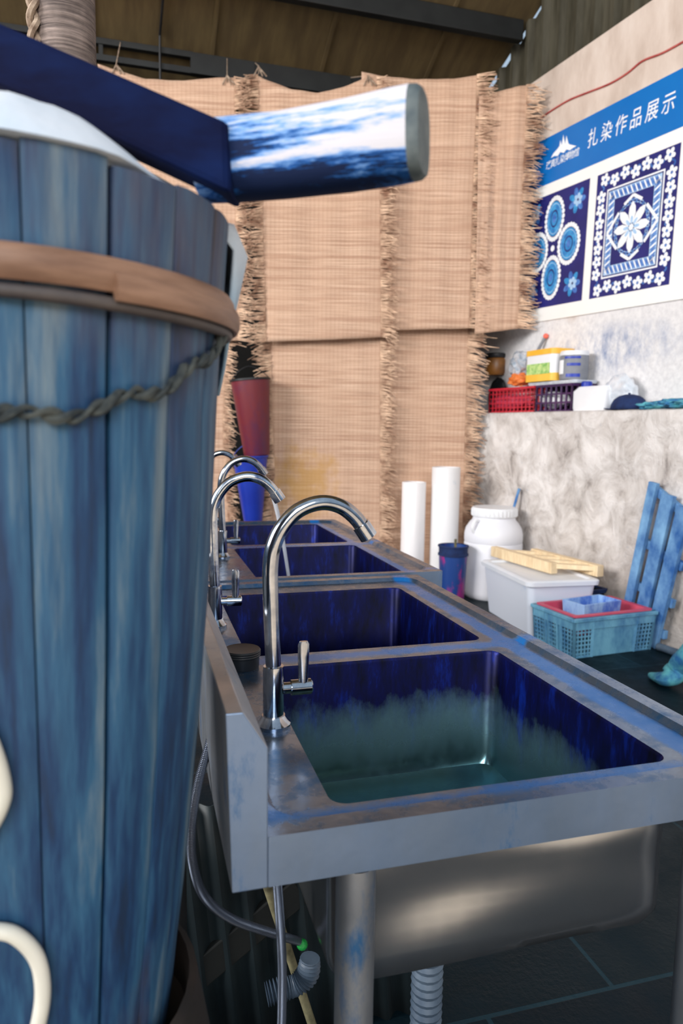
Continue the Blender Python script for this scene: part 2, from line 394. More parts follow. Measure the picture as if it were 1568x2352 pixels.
xs = []; x = -4.2
while x < 4.6:
    for dx, dy in ((0, 0), (.055, 0), (.065, -.05), (.10, -.05), (.12, 0)): xs.append((x+dx, UY+.06+dy))
    x += .185
rows = [[wp(a, b, 3.86) for a, b in xs], []]
for a, b in xs:
    p = wp(a, b, 0); rows[1].append(V((p.x, p.y, roofz(p.y)-.022-.020*math.sin(a*4.5))))
loft(bm, rows, cap=False, closed=False); struct('wall_right_gable', bm, 'gable')
bm = BM(); box(bm, (0, 7.3, 1.8), (8, .1, 3.7)); struct('wall_back', bm, 'dark')
bm = BM()                                     # roof sheet sloping down to the back
ed = lambda y: WO.x-.1188*(y-WO.y)+UY+.055
pts = [(-5, -.3), (ed(-.3), -.3), (ed(7.5), 7.5), (-5, 7.5)]
loft(bm, [[V((x, y, roofz(y))) for x, y in pts], [V((x, y, roofz(y)+.04)) for x, y in pts]])
struct('ceiling', bm, 'roof')
bm = BM()                                     # lap ribs of the roof sheets
for k in range(9):
    x = -4.6+k*.87
    bar(bm, (x, -.2, roofz(-.2)-.004), (x, 7.2, roofz(7.2)-.004), .03, .012)
struct('trim_1', bm, 'roof')
bm = BM(); bar(bm, (-4.8, 5.37, roofz(5.37)-.075), (2.93, 5.37, roofz(5.37)-.075), .07, .15); struct('trim_2', bm, 'iron', bevel=.006)
bm = BM(); pl = onpl(437, 122, V((0, 5.99, 0)), V((0,1,0)))
bar(bm, (pl.x, 6.0, roofz(6.0)-.085), (2.86, 6.0, roofz(6.0)-.085), .06, .15)
for dz in (-.025, -.14): bar(bm, (-4.8, 6.0, roofz(6.0)+dz), (pl.x+.02, 6.0, roofz(6.0)+dz), .05, .042)
for k in range(12): bar(bm, (-4.6+k*.4, 6.0, roofz(6.0)-.14), (-4.6+k*.4, 6.0, roofz(6.0)-.025), .03, .03)
struct('trim_3', bm, 'iron')

# ------------------------------------------------------------------ sink tables
def sink(X0, X1, Y0, Y1, basins, label, bmats, deck='steel_deck'):
    ZT, ZD = .80, .791
    t = thing('sink_table', label, 'sink', ((X0+X1)/2, (Y0+Y1)/2, 0), 'stainless sink tables')
    S = X0+.042                                                # front face of the backsplash
    bm = BM(); n = 6
    r0 = rrect(S, X1, Y0, Y1, .002, ZT, n); r1 = rrect(S+.012, X1-.028, Y0+.026, Y1-.028, .05, ZT, n)
    r2 = rrect(S+.02, X1-.036, Y0+.036, Y1-.036, .046, ZD, n)
    loft(bm, [[p-V((0,0,.057)) for p in r0], r0, r1, r2], cap=False)
    bm.edges.ensure_lookup_table()
    ed = [e for e in bm.edges if all(abs(v.co.z-ZD) < 1e-6 for v in e.verts)]
    for b in basins:
        vs = [bm.verts.new(p) for p in rrect(*b, .022, ZD, n)]
        ed += [bm.edges.new((vs[i], vs[(i+1) % len(vs)])) for i in range(len(vs))]
    bmesh.ops.triangle_fill(bm, use_beauty=True, use_dissolve=False, edges=ed)
    o = obj('top', bm, deck, t, mats=[deck, 'steel_apron'])
    for p in o.data.polygons:
        if abs(p.normal.z) < .2 and max(o.data.vertices[i].co.z for i in p.vertices) > .795 and min(o.data.vertices[i].co.z for i in p.vertices) < .76: p.material_index = 1
    bm = BM()                                                  # backsplash with chamfered top
    prof = [(X0+.004, .743), (S, .743), (S, .898), (S-.026, .94), (X0-.002, .94)]
    loft(bm, [[V((x, Y0-.001, z)) for x, z in prof], [V((x, Y1, z)) for x, z in prof]])
    bs_ = obj('backsplash', bm, 'steel_apron', t, bevel=.0015, mats=['steel_apron', 'steel'])
    for p in bs_.data.polygons:
        if p.normal.z > .3 or abs(p.normal.x) > .9: p.material_index = 1
    for b, mt in zip(basins, bmats):
        x0, x1, y0, y1 = b; bm = BM(); D = .24
        R = [rrect(x0, x1, y0, y1, .022, ZD, n), rrect(x0+.003, x1-.003, y0+.003, y1-.003, .022, ZD-.006, n),
             rrect(x0+.004, x1-.004, y0+.004, y1-.004, .022, ZD-D+.03, n), rrect(x0+.012, x1-.012, y0+.012, y1-.012, .024, ZD-D+.01, n),
             rrect(x0+.03, x1-.03, y0+.03, y1-.03, .03, ZD-D, n)]
        cx, cy = (x0+x1)/2, (y0+y1)/2
        R.append([V((cx+.045*(p.x-(x0+x1)/2)/(x1-x0)*1.6, cy+.045*(p.y-(y0+y1)/2)/(y1-y0)*1.6, ZD-D-.012)) for p in R[-1]])
        rings = loft(bm, R, cap=False)
        bm.faces.new(rings[-1])
        bo = obj('basin', bm, mt, t, smooth=True)
        bm = BM(); Q = [rrect(x0-.003, x1+.003, y0-.003, y1+.003, .026, ZD-.002, n), rrect(x0, x1, y0, y1, .026, ZD-D+.028, n),
             rrect(x0+.009, x1-.009, y0+.009, y1-.009, .026, ZD-D+.006, n), rrect(x0+.03, x1-.03, y0+.03, y1-.03, .03, ZD-D-.004, n),
             [V((cx+.05*(p.x-(x0+x1)/2)/(x1-x0)*1.6, cy+.05*(p.y-(y0+y1)/2)/(y1-y0)*1.6, ZD-D-.018)) for p in R[-2]]]
        loft(bm, Q, cap=False); fs = [f for f in bm.faces if abs(f.normal.z) < .5]; bmesh.ops.subdivide_edges(bm, edges=[e for e in bm.edges if e.calc_length() > .15], cuts=14, use_grid_fill=True)
        for v in bm.verts:                                     # dented outer sheet
            if v.co.z < .785: v.co.y += (.006+.008*noise.noise(V((v.co.x*4.5, v.co.z*9, 2))))*min(1, (.785-v.co.z)*12)*(-1 if v.co.y < cy else 1)
        obj('shell', bm, 'steel_shell', bo, smooth=True)
        bm = BM(); lathe(bm, [(.032, 0), (.034, .004), (.02, .004), (.016, -.002)], (cx, cy, ZD-D-.011), 20); obj('drain', bm, 'chrome', bo, smooth=True)
        bm = BM(); pr = []
        for k in range(70):
            z = ZD-D-.02-.5*k/69; pr.append((.024+(.003 if k % 2 else 0), z))
        lathe(bm, pr, (cx, cy, 0), 16); obj('drain_hose', bm, 'flex', bo, smooth=True)
    for x in (X0+.148, X1-.083):
        for y in (Y0+.025, Y1-.025):
            bm = BM(); lathe(bm, [(.022, .03), (.023, .74)], (x, y, 0), 20)
            lg = obj('leg', bm, 'steel', t, smooth=True)
            bm = BM(); lathe(bm, [(.03, 0), (.03, .01), (.02, .035), (.02, .05)], (x, y, 0), 16); obj('foot', bm, 'black', lg, smooth=True)
    return t
s1 = sink(.084, .796, .705, 1.958, [(.213, .686, .765, 1.262), (.198, .694, 1.332, 1.842)],
     'nearest stainless double sink table with blue dye stains, beside the wooden vat', ['basin', 'basin_dark'])
s2 = sink(.10, .893, 1.99, 3.25, [(.33, .785, 2.04, 2.565), (.335, .785, 2.635, 3.16)],
     'farther double sink table by the straw mats, under running water', ['basin_dark', 'basin_dark'])

def faucet(x, y, z, mt, label, rz=0):
    t = thing('faucet', label, 'faucet', group='gooseneck faucets', mw=Matrix.Translation((x, y, z)) @ Matrix.Rotation(rz, 4, 'Z'))
    k = dict(local=True, smooth=True)
    bm = BM(); lathe(bm, [(.0, 0), (.025, 0), (.0255, .006), (.021, .011), (.017, .018), (.0, .018)], seg=24, cap=False); obj('base_flange', bm, 'chrome', t, **k)
    bm = BM(); lathe(bm, [(.0150, .012), (.0155, .03), (.0155, .085), (.0148, .092), (.0115, .093)], seg=24); obj('body', bm, mt, t, **k)
    pth = smooth_path([(0,0,.088), (-.003,0,.15), (-.005,0,.21), (-.005,0,.24), (-.001,0,.268), (.012,0,.296), (.035,0,.320), (.068,0,.331), (.098,0,.325), (.121,0,.308), (.136,0,.288)], 5)
    bm = BM(); tube(bm, pth, .0114, 18); obj('spout', bm, mt, t, **k)
    d = (pth[-1]-pth[-2]).normalized(); e = pth[-1]
    bm = BM(); tube(bm, [e-d*.012, e-d*.011, e+d*.010, e+d*.011], lambda q: .0138, 18); obj('aerator', bm, mt, t, **k)
    bm = BM(); tube(bm, [(.010,0,.057), (.026,0,.057)], .0085, 16); tube(bm, [(.026,0,.057), (.027,0,.057), (.056,0,.057), (.058,0,.057)], lambda q: .0115 if q < .9 else .009, 18); obj('valve', bm, mt, t, **k)
    bm = BM(); rings = []
    for zz, w, th in ((.058,.007,.006), (.075,.0075,.0045), (.105,.0085,.0035), (.122,.0085,.0033), (.127,.006,.003)):
        rings.append([V((.044+w*math.cos(2*PI*a/16), -.003+th*math.sin(2*PI*a/16), zz)) for a in range(16)])
    loft(bm, rings); obj('lever', bm, mt, t, **k)
    return t
faucet(.187, 1.003, .791, 'chrome', 'nearest chrome gooseneck faucet, the largest, at the corner basin')
faucet(.160, 1.556, .791, 'chrome_blue', 'speckled chrome gooseneck faucet at the second basin, low arch beside the vat', rad(-4))
faucet(.272, 2.391, .791, 'chrome', 'chrome gooseneck faucet with water running from it')
faucet(.262, 2.95, .791, 'chrome', 'farthest gooseneck faucet, mostly hidden behind the vat')
bm = BM(); P = []
for k in range(15):
    T = k/14*.32; P.append(V((.272+.138+.36*T, 2.391, 1.062-.35*T-4.9*T*T*.9)))
tube(bm, [p for p in P if p.z > .56], lambda q: .0085-.003*q, 10)
tag(obj('water_stream', bm, 'water', smooth=True), 'thin stream of water falling slanted from a faucet into the far sink', 'water')
bm = BM(); pc = onz(556, 1532, .791)                          # black tin on the deck
lathe(bm, [(.0, 0), (.030, 0), (.031, .003), (.031, .022)], pc, 32, cap=False); 
tn = thing('round_tin', 'round black ridged tin standing on the sink deck behind the nearest faucet', 'tin', pc)
obj('tin_body', bm, 'black', tn, smooth=True)
bm = BM(); lathe(bm, [(.0, .022), (.033, .022), (.034, .024), (.033, .026), (.034, .028), (.033, .030), (.034, .032), (.032, .035), (.027, .034), (.0, .034)], pc, 32, cap=False); obj('lid', bm, 'black', tn, smooth=True)

# ------------------------------------------------------------------ wooden vat
C = V((-.1056, .72, 0))
VP = [(.5,.112), (.70,.1375), (.81,.1497), (.94,.162), (1.04,.1703), (1.19,.1785), (1.25,.181), (1.33,.187), (1.45,.196)]
def VR(z):
    for (a, p), (b, q) in zip(VP, VP[1:]):
        if z <= b: return p+(q-p)*(z-a)/(b-a)
    return VP[-1][1]
vat = thing('wooden_vat', 'tall blue-stained wooden stave vat in the left foreground', 'vat', (C.x, C.y, .6))
NS = 20
for k in range(NS):
    g0, g1 = (.012 if k == 0 else .0035), (.012 if k == NS-1 else .0035); a0 = rad(-61.3+k*360/NS)+g0; a1 = rad(-61.3+(k+1)*360/NS)-g1; bm = BM(); rings = []
    top = 1.412+random.uniform(-.004, .004)
    for z in [.60+(top-.60)*i/14 for i in range(15)]:
        r = VR(z)+random.uniform(-.0006, .0006); q = []
        cr = .006 if z in (.60,) else 0
        for j in range(7):
            a = a0+(a1-a0)*j/6; ee = .0016 if j in (0, 6) else 0
            q.append(C+V((math.cos(a)*(r-ee), math.sin(a)*(r-ee), z)))
        for j in range(6, -1, -1):
            a = a0+(a1-a0)*j/6; q.append(C+V((math.cos(a)*(r-.02), math.sin(a)*(r-.02), z)))
        rings.append(q)
    loft(bm, rings); obj('stave', bm, 'stave', vat, smooth=True)
bm = BM(); lathe(bm, [(.0, .625), (VR(.62)-.021, .625), (VR(.62)-.021, .645), (.0, .645)], C, 40, cap=False); obj('bottom_board', bm, 'stave', vat)
bm = BM(); lathe(bm, [(VR(1.2)-.018, 1.2), (VR(1.2)-.0175, 1.3), (VR(1.3)-.017, 1.36)], C, 40, cap=False)
bm.free()
bm = BM(); N = 64                                             # bamboo hoop, slightly flattened tube
def hoop(bm, z, dr, hw, th, wob=0, a0=0, a1=2*PI, close=True):
    R = []
    for k in range(N+1):
        a = a0+(a1-a0)*k/N; zz = z+wob*math.sin(a*3); r = VR(zz)+dr; d = V((math.cos(a), math.sin(a), 0))
        R.append([C+d*(r+th*math.cos(b)*.5)+V((0,0,zz+hw*math.sin(b))) for b in [2*PI*i/10 for i in range(10)]])
    loft(bm, R, cap=not close)
hoop(bm, 1.335, .006, .0125, .012, .001); ho = obj('hoop', bm, 'bamboo', vat, smooth=True)
bm = BM(); hoop(bm, 1.326, .013, .010, .008, .001, rad(-62), rad(20), False); obj('hoop_overlap', bm, 'bamboo', ho, smooth=True)
bm = BM(); hoop(bm, 1.315, .006, .005, .010, .002, rad(-150), rad(30), False); hoop(bm, 1.322, .011, .004, .010, .003, rad(-40), rad(60), False); obj('binding', bm, 'bamboo_dark', ho, smooth=True)
# slack twine tied under the hoop
bm = BM(); P = []
for k in range(90):
    a = rad(-150+k*152/89); p = V((math.cos(a), math.sin(a)))*.19
    z = 1.349-.029*p.x+.607*p.y; z = min(max(z, 1.225), 1.318)+.004*math.sin(k*.5)+.003*noise.noise(V((k*.3, 0, 0))); r = VR(z)+.007
    P.append((a, z, r))
for s in (0, 1):
    L = []
    for k, (a, z, r) in enumerate(P):
        ph = k*1.1+s*PI; L.append(C+V((math.cos(a)*(r-.002+.0024*math.cos(ph)), math.sin(a)*(r-.002+.0024*math.cos(ph)), z+.0032*math.sin(ph))))
    tube(bm, smooth_path(L, 3), lambda q: .0028+.0008*math.sin(q*90), 6)
tag(obj('twine', bm, 'twine', smooth=True), 'slack dirty twine sagging around the vat below its bamboo hoop', 'twine')
# pot under the vat
bm = BM(); lathe(bm, [(.0, 0), (.10, 0), (.12, .05), (.155, .3), (.172, .5), (.172, .58), (.158, .66), (.15, .665), (.147, .65), (.15, .6), (.14, .595), (.0, .595)], C, 40, cap=False)
tag(obj('clay_pot', bm, 'clay', smooth=True, loc=(C.x, C.y, 0)), 'brown bulging pot carrying the wooden vat', 'pot')
# white cloth over the vat
bm = BM(); R = []; NA = 72
for i in range(15):
    ring = []
    for k in range(NA):
        a = 2*PI*k/NA; deg = math.degrees(a) % 360; w = 0
        if deg < 95 or deg > 352: w = math.sin(PI*((deg+8) % 360)/103)
        fold = noise.noise(V((math.cos(a)*3, math.sin(a)*3, i*.1)))
        if i <= 10:
            q = i/10; rm = .196-.034*max(0, min(1, (deg-298)/25, (362-deg)/10)); r = rm*q; z = 1.417+.066*(1-q**2.2)+.010*fold*q*(1-q)*4
        elif w > 0:
            q = (i-10)/4; wq = min(1, w*1.6)
            r = .196+(.013*min(1, q*2.2)+.003*fold-.030*max(0, q-.5))*wq; z = 1.417+.006*math.sin(q*PI)-.155*q*wq
            if z < 1.40: r = max(r, VR(z)+.005+.0135*(1-max(0, q-.5)*2))
        else:
            r = rm+.0015*(i-10); z = 1.417-.0008*(i-10)
        ring.append(C+V((r*math.cos(a), r*math.sin(a), z)))
    R.append(ring)
loft(bm, R, cap=False)
tag(obj('cloth', bm, 'cloth', smooth=True, solid=.003, loc=(C.x, C.y, 1.417)), 'damp white cloth heaped over the vat top, draped down its right side', 'cloth')
# dyeing beam lying across the vat
yk = thing('dyeing_beam', 'dark indigo timber beam with a pale whittled end, lying across the vat', 'beam', atd(528, 400, .63))
bm = BM(); At, Ab, Bt, Bb = atd(-140, -12, .60), atd(-140, 128, .60), atd(524, 278, .60), atd(528, 442, .60)
ax = (Bt-At).normalized(); back = V((0,0,1)).cross(ax).normalized()
if back.y < 0: back = -back
back *= .052
loft(bm, [[At, Ab, Ab+back, At+back], [Bt, Bb, Bb+back, Bt+back]]); obj('beam_block', bm, 'beam_navy', yk, bevel=.006)
bm = BM(); E0, E1 = atd(470, 372, .640), atd(955, 306, .580); axh = (E1-E0).normalized(); R = []
upv = (V((0,0,1))-axh*axh.z).normalized(); sd = axh.cross(upv)
for q, s in ((0,.95), (.15,.96), (.4,.95), (.7,.98), (.9,1.0), (.985,.99)):
    c0 = E0.lerp(E1, q)+upv*(-.004*math.sin(q*PI)); ring = []
    for k in range(28):
        b = 2*PI*k/28; cx, sx = math.cos(b), math.sin(b)
        f = 1/((abs(cx)**2.8+abs(sx)**2.8)**(1/2.8))
        ring.append(c0+sd*(.026*s*f*cx)+upv*(.0355*s*f*sx))
    R.append(ring)
loft(bm, R); hn = obj('handle_end', bm, 'handle', yk, smooth=True)
bm = BM(); c1 = E0.lerp(E1, .985); rr = []
for q, s in ((0, .99), (.006, .97), (.0095, .9), (.011, .6)):
    rr.append([c1+axh*q+(p-c1)*s/.99 for p in R[-1]])
loft(bm, rr); obj('end_grain', bm, 'handle_end', hn, smooth=True)
# post behind the vat
pt = thing('wooden_post', 'grey ringed log post rising behind the vat at upper left', 'post', (-.14, 1.9, 0))
bm = BM(); rings = []
for k in range(30):
    z = 5.9*k/29; r = .066+.003*noise.noise(V((0, 0, z*2)))
    rings.append([V((-.14+.0*z+r*math.cos(2*PI*j/24), 1.9+r*math.sin(2*PI*j/24), z)) for j in range(24)])
loft(bm, rings); obj('log', bm, 'post', pt, smooth=True)
bm = BM()
for s in range(2):
    L = [V((-.205+.008*math.cos(k*.9+s*PI), 1.86+.008*math.sin(k*.9+s*PI), 2.0+.0125*k)) for k in range(20)]; tube(bm, smooth_path(L, 2), .008, 6)
obj('rope_tie', bm, 'rope', pt, smooth=True)
# pale tube looped against the vat
bm = BM(); pp = []
for x, y in ((-70,1640), (-25,1700), (4,1790), (2,1850), (-45,1930), (-120,2000), (-110,2120), (-40,2136), (30,2146), (82,2196), (98,2270), (88,2352), (60,2440)):
    d = ray(x, y); a = d.xy.dot(d.xy); cc = V((C.x, C.y)); 
    z = 1.23; 
    for _ in range(6):
        r = VR(min(max(z, .6), 1.4))+.0085; b = -2*d.xy.dot(cc); c0 = cc.dot(cc)-r*r; D = max(b*b-4*a*c0, 0); t_ = (-b-math.sqrt(D))/(2*a); z = 1.23+d.z*t_
    pp.append(CP+d*t_)
tube(bm, smooth_path(pp, 6), .0062, 12)
tag(obj('tube_loop', bm, 'pale_tube', smooth=True), 'pale cream tube looping against the vat at the bottom left', 'tube')

# ------------------------------------------------------------------ under and behind the near sink
bm = BM(); hp = [atd(500, 1610, 1.05), atd(482, 1700, 1.0), atd(455, 1800, .95), atd(440, 1900, .92), atd(443, 1985, .90), atd(470, 2060, .90), atd(530, 2110, .93), atd(620, 2142, .98), atd(686, 2162, 1.02)]
hs = thing('braided_hose', 'braided steel hose curving between the vat and the sink backsplash', 'hose', hp[-1])
tube(bm, smooth_path(hp, 8), .0058, 12); obj('hose_line', bm, 'braid', hs, smooth=True)
bm = BM(); bmesh.ops.create_icosphere(bm, subdivisions=2, radius=.008, matrix=Matrix.Translation(hp[-1]+V((.005,0,-.006)))); g = obj('green_tag', bm, 'green_tag', hs); g['label'] = 'green plastic tag at the hose end'
bm = BM(); hp = [ony(636, 2020, .86), ony(645, 2150, .86), ony(648, 2260, .87), ony(640, 2420, .88), ony(600, 2600, .92)]
tube(bm, smooth_path(hp, 6), .0062, 12)
tag(obj('braided_hose', bm, 'braid', smooth=True), 'braided hose hanging straight down under the near sink corner', 'hose')
bm = BM(); L = smooth_path([(.21, 1.12, .49), (.20, 1.05, .46), (.16, 1.02, .435), (.12, 1.02, .43), (.07, 1.03, .40)], 16)
L = smooth_path([ony(712, 2200, 1.1), ony(706, 2236, 1.1), ony(680, 2262, 1.1), ony(648, 2272, 1.1), ony(612, 2284, 1.1)], 10)
tube(bm, L, lambda q: .017+.0035*math.sin(q*120), 16)
tag(obj('ribbed_hose', bm, 'flex', smooth=True), 'ribbed grey hose elbow hanging under the near sink', 'hose')
bm = BM(); a, b = ony(612, 2030, 1.22), ony(722, 2370, 1.22); tube(bm, [a, b, b+(b-a)*.3], .0085, 10)
tag(obj('stick', bm, 'stick', smooth=True), 'mottled yellow stick leaning under the near sink', 'stick')
bm = BM(); a, b = ony(395, 2285, 1.30), ony(690, 2040, 1.30); bar(bm, a, b, .02, .06, up=V((0,1,0)).cross(b-a)); 
tag(obj('plank', bm, 'plank', bevel=.003), 'dark plank propped diagonally under the near sink', 'plank')
bm = BM(); rows = []
for z in (0, .2, .4, .52):
    rows.append([V((-.02+.53*i/88+ -.10*z+ .05, 1.295+.01*z+.010*math.sin(i/88*.53/.052*2*PI), z)) for i in range(89)])
loft(bm, rows, cap=False, closed=False)
tag(obj('corrugated_sheet', bm, 'corr', smooth=True, solid=.003), 'dark corrugated sheet leaning in shadow beneath the near sink', 'sheet')
bm = BM(); b0 = V((.055, 1.12, 0))
wp_ = thing('water_pipe', 'dark upright water pipe with valve in the gap behind the near backsplash', 'pipe', b0)
tube(bm, [b0, b0+V((0,0,.97))], .011, 14); obj('riser', bm, 'black', wp_, smooth=True)
for z, mt, nm in ((.86, 'green_tag', 'green_valve_knob'), (.83, 'blue_pl', 'blue_valve_knob')):
    bm = BM(); bmesh.ops.create_uvsphere(bm, u_segments=12, v_segments=8, radius=.009, matrix=Matrix.Translation(b0+V((-.012, -.014, z)))); obj(nm, bm, mt, wp_, smooth=True)

# ------------------------------------------------------------------ straw mats
def interp(L, t):
    for (a, x), (b, y) in zip(L, L[1:]):
        if t <= b: return x+(y-x)*(t-a)/(b-a)
    return L[-1][1]
def mat_(label, K, top, bottom, left, right, lf=.12, rf=.12, ties=(), mt='straw', cover=None):
    """top/bottom: pixel points along the edge; left/right: pixel points down the woven edge; fringes stick out beyond"""
    T = [mp(x, y, K) for x, y in top]; B_ = [mp(x, y, K) for x, y in bottom]; Lf = [mp(x, y, K) for x, y in left]; Rt = [mp(x, y, K) for x, y in right]
    s0 = sum(p.x for p in Lf)/len(Lf); s1 = sum(p.x for p in Rt)/len(Rt)
    org = MN*K+MX*((s0+s1)/2); mw = Matrix((MX, MN, V((0,0,1)))).transposed().to_4x4(); mw.translation = org
    t = thing('straw_mat', label, 'mat', group='straw mats hung as a screen', mw=mw)
    cx = (s0+s1)/2
    tl = sorted((p.x, p.z) for p in T); bl = sorted((p.x, p.z) for p in B_)
    ll = sorted((-p.z, p.x) for p in Lf); rl = sorted((-p.z, p.x) for p in Rt)
    NU, NV = 46, 60; ph = random.random()*50
    def yy(u, v): return .018*noise.noise(V((u*2.0+ph, v*3, 0)))+.010*noise.noise(V((u*7+ph, v*2, 5)))
    rows = []
    for j in range(NV+1):
        v = j/NV; row = []
        for i in range(NU+1):
            u = i/NU; sx = s0+(s1-s0)*u; zt = interp(tl, sx); zb = interp(bl, sx); z = zt+(zb-zt)*v
            e0 = interp(ll, -z); e1 = interp(rl, -z); x = e0+(e1-e0)*u
            row.append(V((x-cx, yy(u, v), z)))
        rows.append(row)
    bm = BM(); loft(bm, rows, cap=False, closed=False); obj('weave', bm, mt, t, local=True, smooth=True, solid=.005)
    for sgn, ln, col in ((-1, lf, 0), (1, rf, -1)):
        if not ln: continue
        bm = BM(); edge = [r[col] for r in rows]; H = edge[0].z-edge[-1].z; n = int(H*170)
        for k in range(n):
            q = k/n*NV; j = int(q); p = edge[j].lerp(edge[min(j+1, NV)], q-j)
            clump = noise.noise(V((p.z*9, sgn*3+ph, 1)))
            l = ln*random.uniform(.65, 1.3)*(1 if random.random() < .96 else 1.5); dr = -.35*(.5+clump)+random.uniform(-.3, .25)
            if random.random() < .04: dr -= random.uniform(.4, 1.0)
            w = random.uniform(.003, .0056); o0 = p+V((-sgn*.012, random.uniform(-.016, .002), 0))
            e1 = o0+V((sgn*l*.55, random.uniform(-.035, -.005), dr*l*.35)); e2 = o0+V((sgn*l, random.uniform(-.07, -.01), dr*l))
            rr = []
            for c_, s_ in ((o0, 1), (e1, 1), (e2, .45)):
                rr.append([c_+V((0, math.cos(b)*w*s_, math.sin(b)*w*s_)) for b in (0, 2.1, 4.2)])
            loft(bm, rr)
        obj('fringe', bm, 'fringe', t, local=True)
    for x, y in ties:
        p = mp(x, y, K); bm = BM(); a = V((p.x-cx, 0, p.z-.03))
        w = mw @ a; e = mw.inverted() @ V((w.x+.03, 5.97, roofz(6.0)-.02))
        tube(bm, [a, a+V((0, -.01, .05)), e], .004, 6)
        for dx in (-.035, .03, .06): tube(bm, [a+V((dx, -.01, -.02)), a+V((0, -.012, .045))], .005, 5)
        obj('tie_cord', bm, 'rope', t, local=True)
    return t
KU, KL = 5.66, 5.75
M['straw_mould'] = straw('woven_straw_with_mould', rgb(214,176,148), (-.17, .78, .34, .34))
mat_('upper left straw mat, partly behind the beam and vat', KU+.03, [(225,150), (330,182), (420,186), (500,178), (560,178)], [(225,785), (560,782)], [(225,150), (225,785)], [(541,180), (549,780)], 0, .11, [(268,155), (522,180)])
mat_('wide upper straw mat behind the beam handle, sagging between two ties', KU, [(580,160), (620,182), (680,205), (740,214), (800,200), (850,180), (878,178)], [(580,786), (740,780), (878,774)], [(588,170), (600,500), (608,785)], [(868,180), (876,480), (878,775)], .12, .11, [(594,160), (846,182)])
mat_('tall upper straw mat second from the right, behind the handle tip', KU+.035, [(830,164), (880,176), (960,182), (1040,182), (1110,172)], [(830,760), (1095,754)], [(830,166), (830,760)], [(1098,174), (1088,480), (1080,755)], 0, .12)
mat_('narrow upper straw mat touching the poster, rightmost of the row', KU+.0, [(1100,222), (1140,212), (1190,200), (1230,192)], [(1100,766), (1212,752)], [(1100,222), (1090,766)], [(1212,195), (1200,480), (1190,752)], 0, .115)
mat_('lower left straw mat, a narrow strip visible beside the vat', KL+.03, [(300,770), (520,775)], [(300,1330), (540,1330)], [(300,770), (300,1330)], [(520,775), (515,1000), (535,1330)], 0, .09)
mat_('lower middle straw mat with a yellow mould patch, behind the near faucet', KL, [(600,770), (880,765)], [(600,1330), (880,1340)], [(618,770), (622,960), (628,1080), (616,1340)], [(876,770), (876,1000), (874,1340)], .12, .11, mt='straw_mould')
mat_('lower right straw mat behind the two white pipes', KL+.045, [(850,750), (1080,750)], [(850,1335), (1080,1330)], [(850,750), (850,1330)], [(1078,750), (1070,1000), (1062,1330)], 0, .13)
bm = BM(); roofp = lambda x, y: onpl(x, y, V((0, 5.204, 4.43)), V((0, .462, 1)).normalized())
L = [roofp(380, -60), roofp(374, 0), roofp(367, 80)]; L.append(L[-1]+V((0, .02, -.10))); L.append(L[-1]+V((0, 0, -.5)))
tube(bm, L, .009, 8); tag(obj('cable', bm, 'black', smooth=True), 'thin dark cable running down the roof underside above the left mat', 'cable')
# buckets hung in the gap between the mats
def bucket(name, label, cat, px0, px1, tilt, K, r0, r1, mt, rim='black', hang=True):
    a, b = V((0,0,0)), V((0,0,0))
    p0 = onpl(*px0, MN*K, MN); p1 = onpl(*px1, MN*K, MN); ax = (p1-p0); L = ax.length; z = -ax.normalized(); x = MX-z*MX.dot(z); x.normalize(); y = z.cross(x)
    mw = Matrix((x, y, z)).transposed().to_4x4(); mw.translation = p1
    t = thing(name, label, cat, mw=mw)
    bm = BM(); lathe(bm, [(0, 0), (r1*.96, 0), (r1, .01), (r0, L), (r0-.006, L), (r1-.006, .014), (0, .014)], seg=32, cap=False); obj('tub', bm, mt, t, local=True, smooth=True)
    bm = BM(); lathe(bm, [(r0, L-.012), (r0+.008, L-.010), (r0+.008, L+.004), (r0-.006, L+.004)], seg=32, cap=False); obj('rim', bm, rim, t, local=True, smooth=True)
    bm = BM(); tube(bm, smooth_path([(-r0, 0, L), (-r0*.6, -.02, L+.06), (0, -.02, L+.10), (r0*.6, -.02, L+.06), (r0, 0, L)], 6), .003, 8); obj('bail', bm, rim, t, local=True, smooth=True)
    return t
bucket('hanging_bucket', 'maroon tapered bucket with black rim, stuck in the gap between straw mats', 'bucket', (574,872), (590,1046), 0, KL-.15, .150, .10, 'maroon')
bucket('hanging_bucket', 'royal blue tapered bucket below the maroon bucket, behind the second faucet', 'bucket', (574,1048), (583,1240), 0, KL-.16, .135, .055, 'blue_pl', 'blue_pl')

# ------------------------------------------------------------------ poster on the right wall
mwp = WALL @ Matrix.Translation((-1.87, UY, 0)) @ Matrix.Rotation(rad(1.6), 4, 'Y')
PO = 0
def pz(x, y):                                # pixel -> poster coordinates
    p = onpl(x, y, WO+WY*UY, WY); q = mwp.inverted() @ p; return q.x, q.z
ps = thing('poster', 'blue and white display poster of dye prints on the right wall', 'poster', mw=mwp)
def flat(bm, pts, d, mat=0):                 # polygon printed at depth layer d in front of the wall
    try:
        f = bm.faces.new([bm.verts.new((x, -d, z)) for x, z in pts]); f.material_index = mat; f.normal_update()
        if f.normal.y > 0: f.normal_flip()
    except ValueError: pass
def ell(cx, cz, rx, rz, n=28, rot=0, sh=1):
    out = []
    for k in range(n):
        a = 2*PI*k/n; x, z = rx*math.cos(a), rz*math.sin(a)
        out.append((cx+x*math.cos(rot)-z*math.sin(rot), cz+x*math.sin(rot)+z*math.cos(rot)))
    return out
def fobj(name, bm, mats, parent):
    me = bpy.data.meshes.new(name); o = bpy.data.objects.new(name, me); COL.objects.link(o); o.parent = parent
    WM[o.name] = WM[parent.name]; bm.to_mesh(me); bm.free()
    for x in mats: me.materials.append(M[x])
    return o
